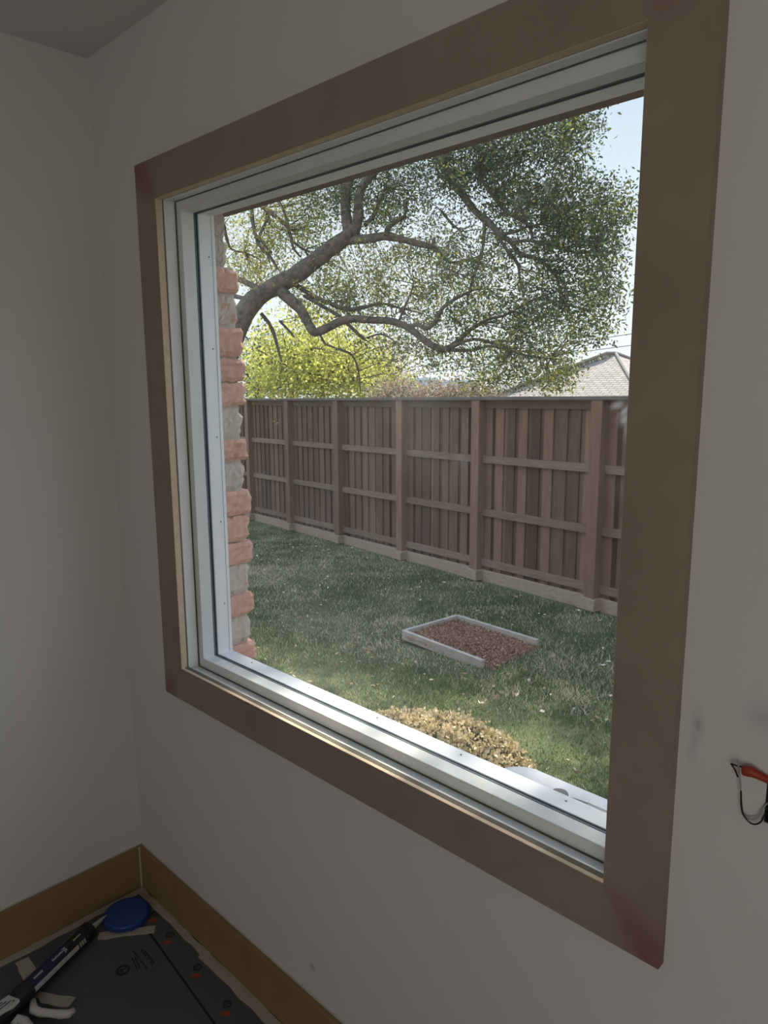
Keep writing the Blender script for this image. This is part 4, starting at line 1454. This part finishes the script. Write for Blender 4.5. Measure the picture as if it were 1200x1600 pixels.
gun_plate(mb, HB, -.016, .010); mb.build('body', m_black, gun, bevel=.003)
mb = MB()
gun_plate(mb, [(.258, -.020), (.256, .008), (.264, .021), (.285, .022), (.305, .010), (.34, .002), (.42, -.004), (.42, -.026), (.34, -.026), (.28, -.026)], .009, .0165)
shell_ = mb.build('white_shell', m_white, gun, bevel=.0025)
mb = MB()
for k in range(3):
    o_ = -.020 + k * .0085
    pts = [gp(.285 - k * .006, o_ + .004, .0168), gp(.30, o_, .0168), (gp(.42, o_ - .003 + k * .001, .0168))]
    mb.tube(pts, .0014, 5)
mb.build('shell_grooves', m_label_n, shell_)
mb = MB(); mb.tube([gp(.272, .008, .0155), gp(.272, .008, .018)], .0028, 12); mb.build('rivet', m_boxd, shell_)


def fl(u, v, z):
    d = fwd + RIGHT * (u - 600) / F_PX - UP * (v - 800) / F_PX
    return CAM + d * (z - CAM[2]) / d[2]


mb = MB()
tp = [fl(u, v, .022) for u, v in ((52, 1564), (53, 1578), (63, 1582), (78, 1583), (95, 1585), (108, 1584), (116, 1578))]
mb.tube(tp, [.008, .0115, .0105, .0095, .0105, .010, .0065], 12); trig = mb.build('trigger', m_white, gun, smooth=True)
mb = MB()
mb.tube([fl(u, v, .021) for u, v in ((56, 1562), (60, 1572), (74, 1574), (86, 1577))], [.006, .008, .007, .004], 10); mb.build('trigger_grip', m_black, trig, smooth=True)
mb = MB()
mb.tube([fl(u, v, .022) for u, v in ((22, 1600), (28, 1592), (38, 1596), (46, 1606), (60, 1640), (80, 1680))], [.009, .011, .011, .011, .011, .010], 12); mb.build('grip_handle', m_white, gun, smooth=True)
mb = MB(); mb.tube([gp(.43, -.012, 0), gp(.60, -.012, 0), gp(.605, -.03, 0), gp(.60, -.05, 0)], .004, 8); mb.build('push_rod', m_boxd, gun)

# ------------------------------------------------------------------ wall wires
def wl(u, v, y):
    d = fwd + RIGHT * (u - 600) / F_PX - UP * (v - 800) / F_PX
    return CAM + d * (y - CAM[1]) / d[1]


box = tag(empty('electrical_box', ((HX0 + HX1) / 2, .02, HZ0)), 'dark recessed outlet box cut into the wall right of the window', 'electrical box')
mb = MB()
e = .0008
mb.span((HX0 + e, .001, HZ0 + e), (HX0 + .0025, .06, HZ1 - e)); mb.span((HX1 - .0025, .001, HZ0 + e), (HX1 - e, .06, HZ1 - e))
mb.span((HX0 + e, .001, HZ0 + e), (HX1 - e, .06, HZ0 + .0025)); mb.span((HX0 + e, .001, HZ1 - .0025), (HX1 - e, .06, HZ1 - e))
mb.span((HX0 + e, .058, HZ0 + e), (HX1 - e, .06, HZ1 - e)); mb.build('box_shell', m_black, box)

cab = tag(empty('electrical_cable', tuple(wl(1190, 1215, .0))), 'orange red cable with black and white wires sticking out of the wall', 'cable')
mb = MB()
c0 = [wl(1161, 1204, -.012), wl(1168, 1205, -.012), wl(1175, 1206, -.012), wl(1182, 1210, -.011), wl(1192, 1215, -.009), wl(1200, 1219, -.004), np.array([1.812, .03, 1.078])]
mb.tube(c0, [.0062, .0072, .0070, .0056, .0050, .0050, .005], 12)
mb.build('orange_sheath', m_red, cab, smooth=True)


def smooth_path(P, k=6):
    P = [np.array(p, float) for p in P]
    Q = []
    L = len(P)
    for i in range(L - 1):
        p0, p1, p2, p3 = P[max(i - 1, 0)], P[i], P[i + 1], P[min(i + 2, L - 1)]
        for j in range(k):
            t = j / k
            Q.append(0.5 * ((2 * p1) + (p2 - p0) * t + (2 * p0 - 5 * p1 + 4 * p2 - p3) * t * t + (-p0 + 3 * p1 - 3 * p2 + p3) * t ** 3))
    Q.append(P[-1])
    return Q


mb = MB()
mb.tube([wl(1162, 1199, -.012), wl(1150, 1196, -.014), wl(1142, 1193, -.016)], .0011, 7)
mb.tube([wl(1142, 1193, -.016), wl(1148, 1202, -.014), wl(1153, 1214, -.013)], .0011, 7)
mb.tube(smooth_path([wl(1158, 1236, -.014), wl(1158, 1255, -.013), wl(1161, 1272, -.012), wl(1170, 1284, -.011), wl(1179, 1288, -.010), wl(1189, 1284, -.008), wl(1196, 1272, -.004), np.array([1.797, .02, 1.035])]), .0011, 7)
mb.build('black_wire', m_wirek, cab, smooth=True)
mb = MB()
mb.tube(smooth_path([wl(1152, 1187, -.016), wl(1154, 1196, -.014), wl(1155, 1210, -.013), wl(1157, 1228, -.0125), wl(1159, 1258, -.011), wl(1163, 1274, -.009), wl(1174, 1280, -.008), wl(1186, 1275, -.006), wl(1196, 1258, -.003), np.array([1.797, .02, 1.05])]), .0011, 7)
mb.build('white_wire', m_wirew, cab, smooth=True)
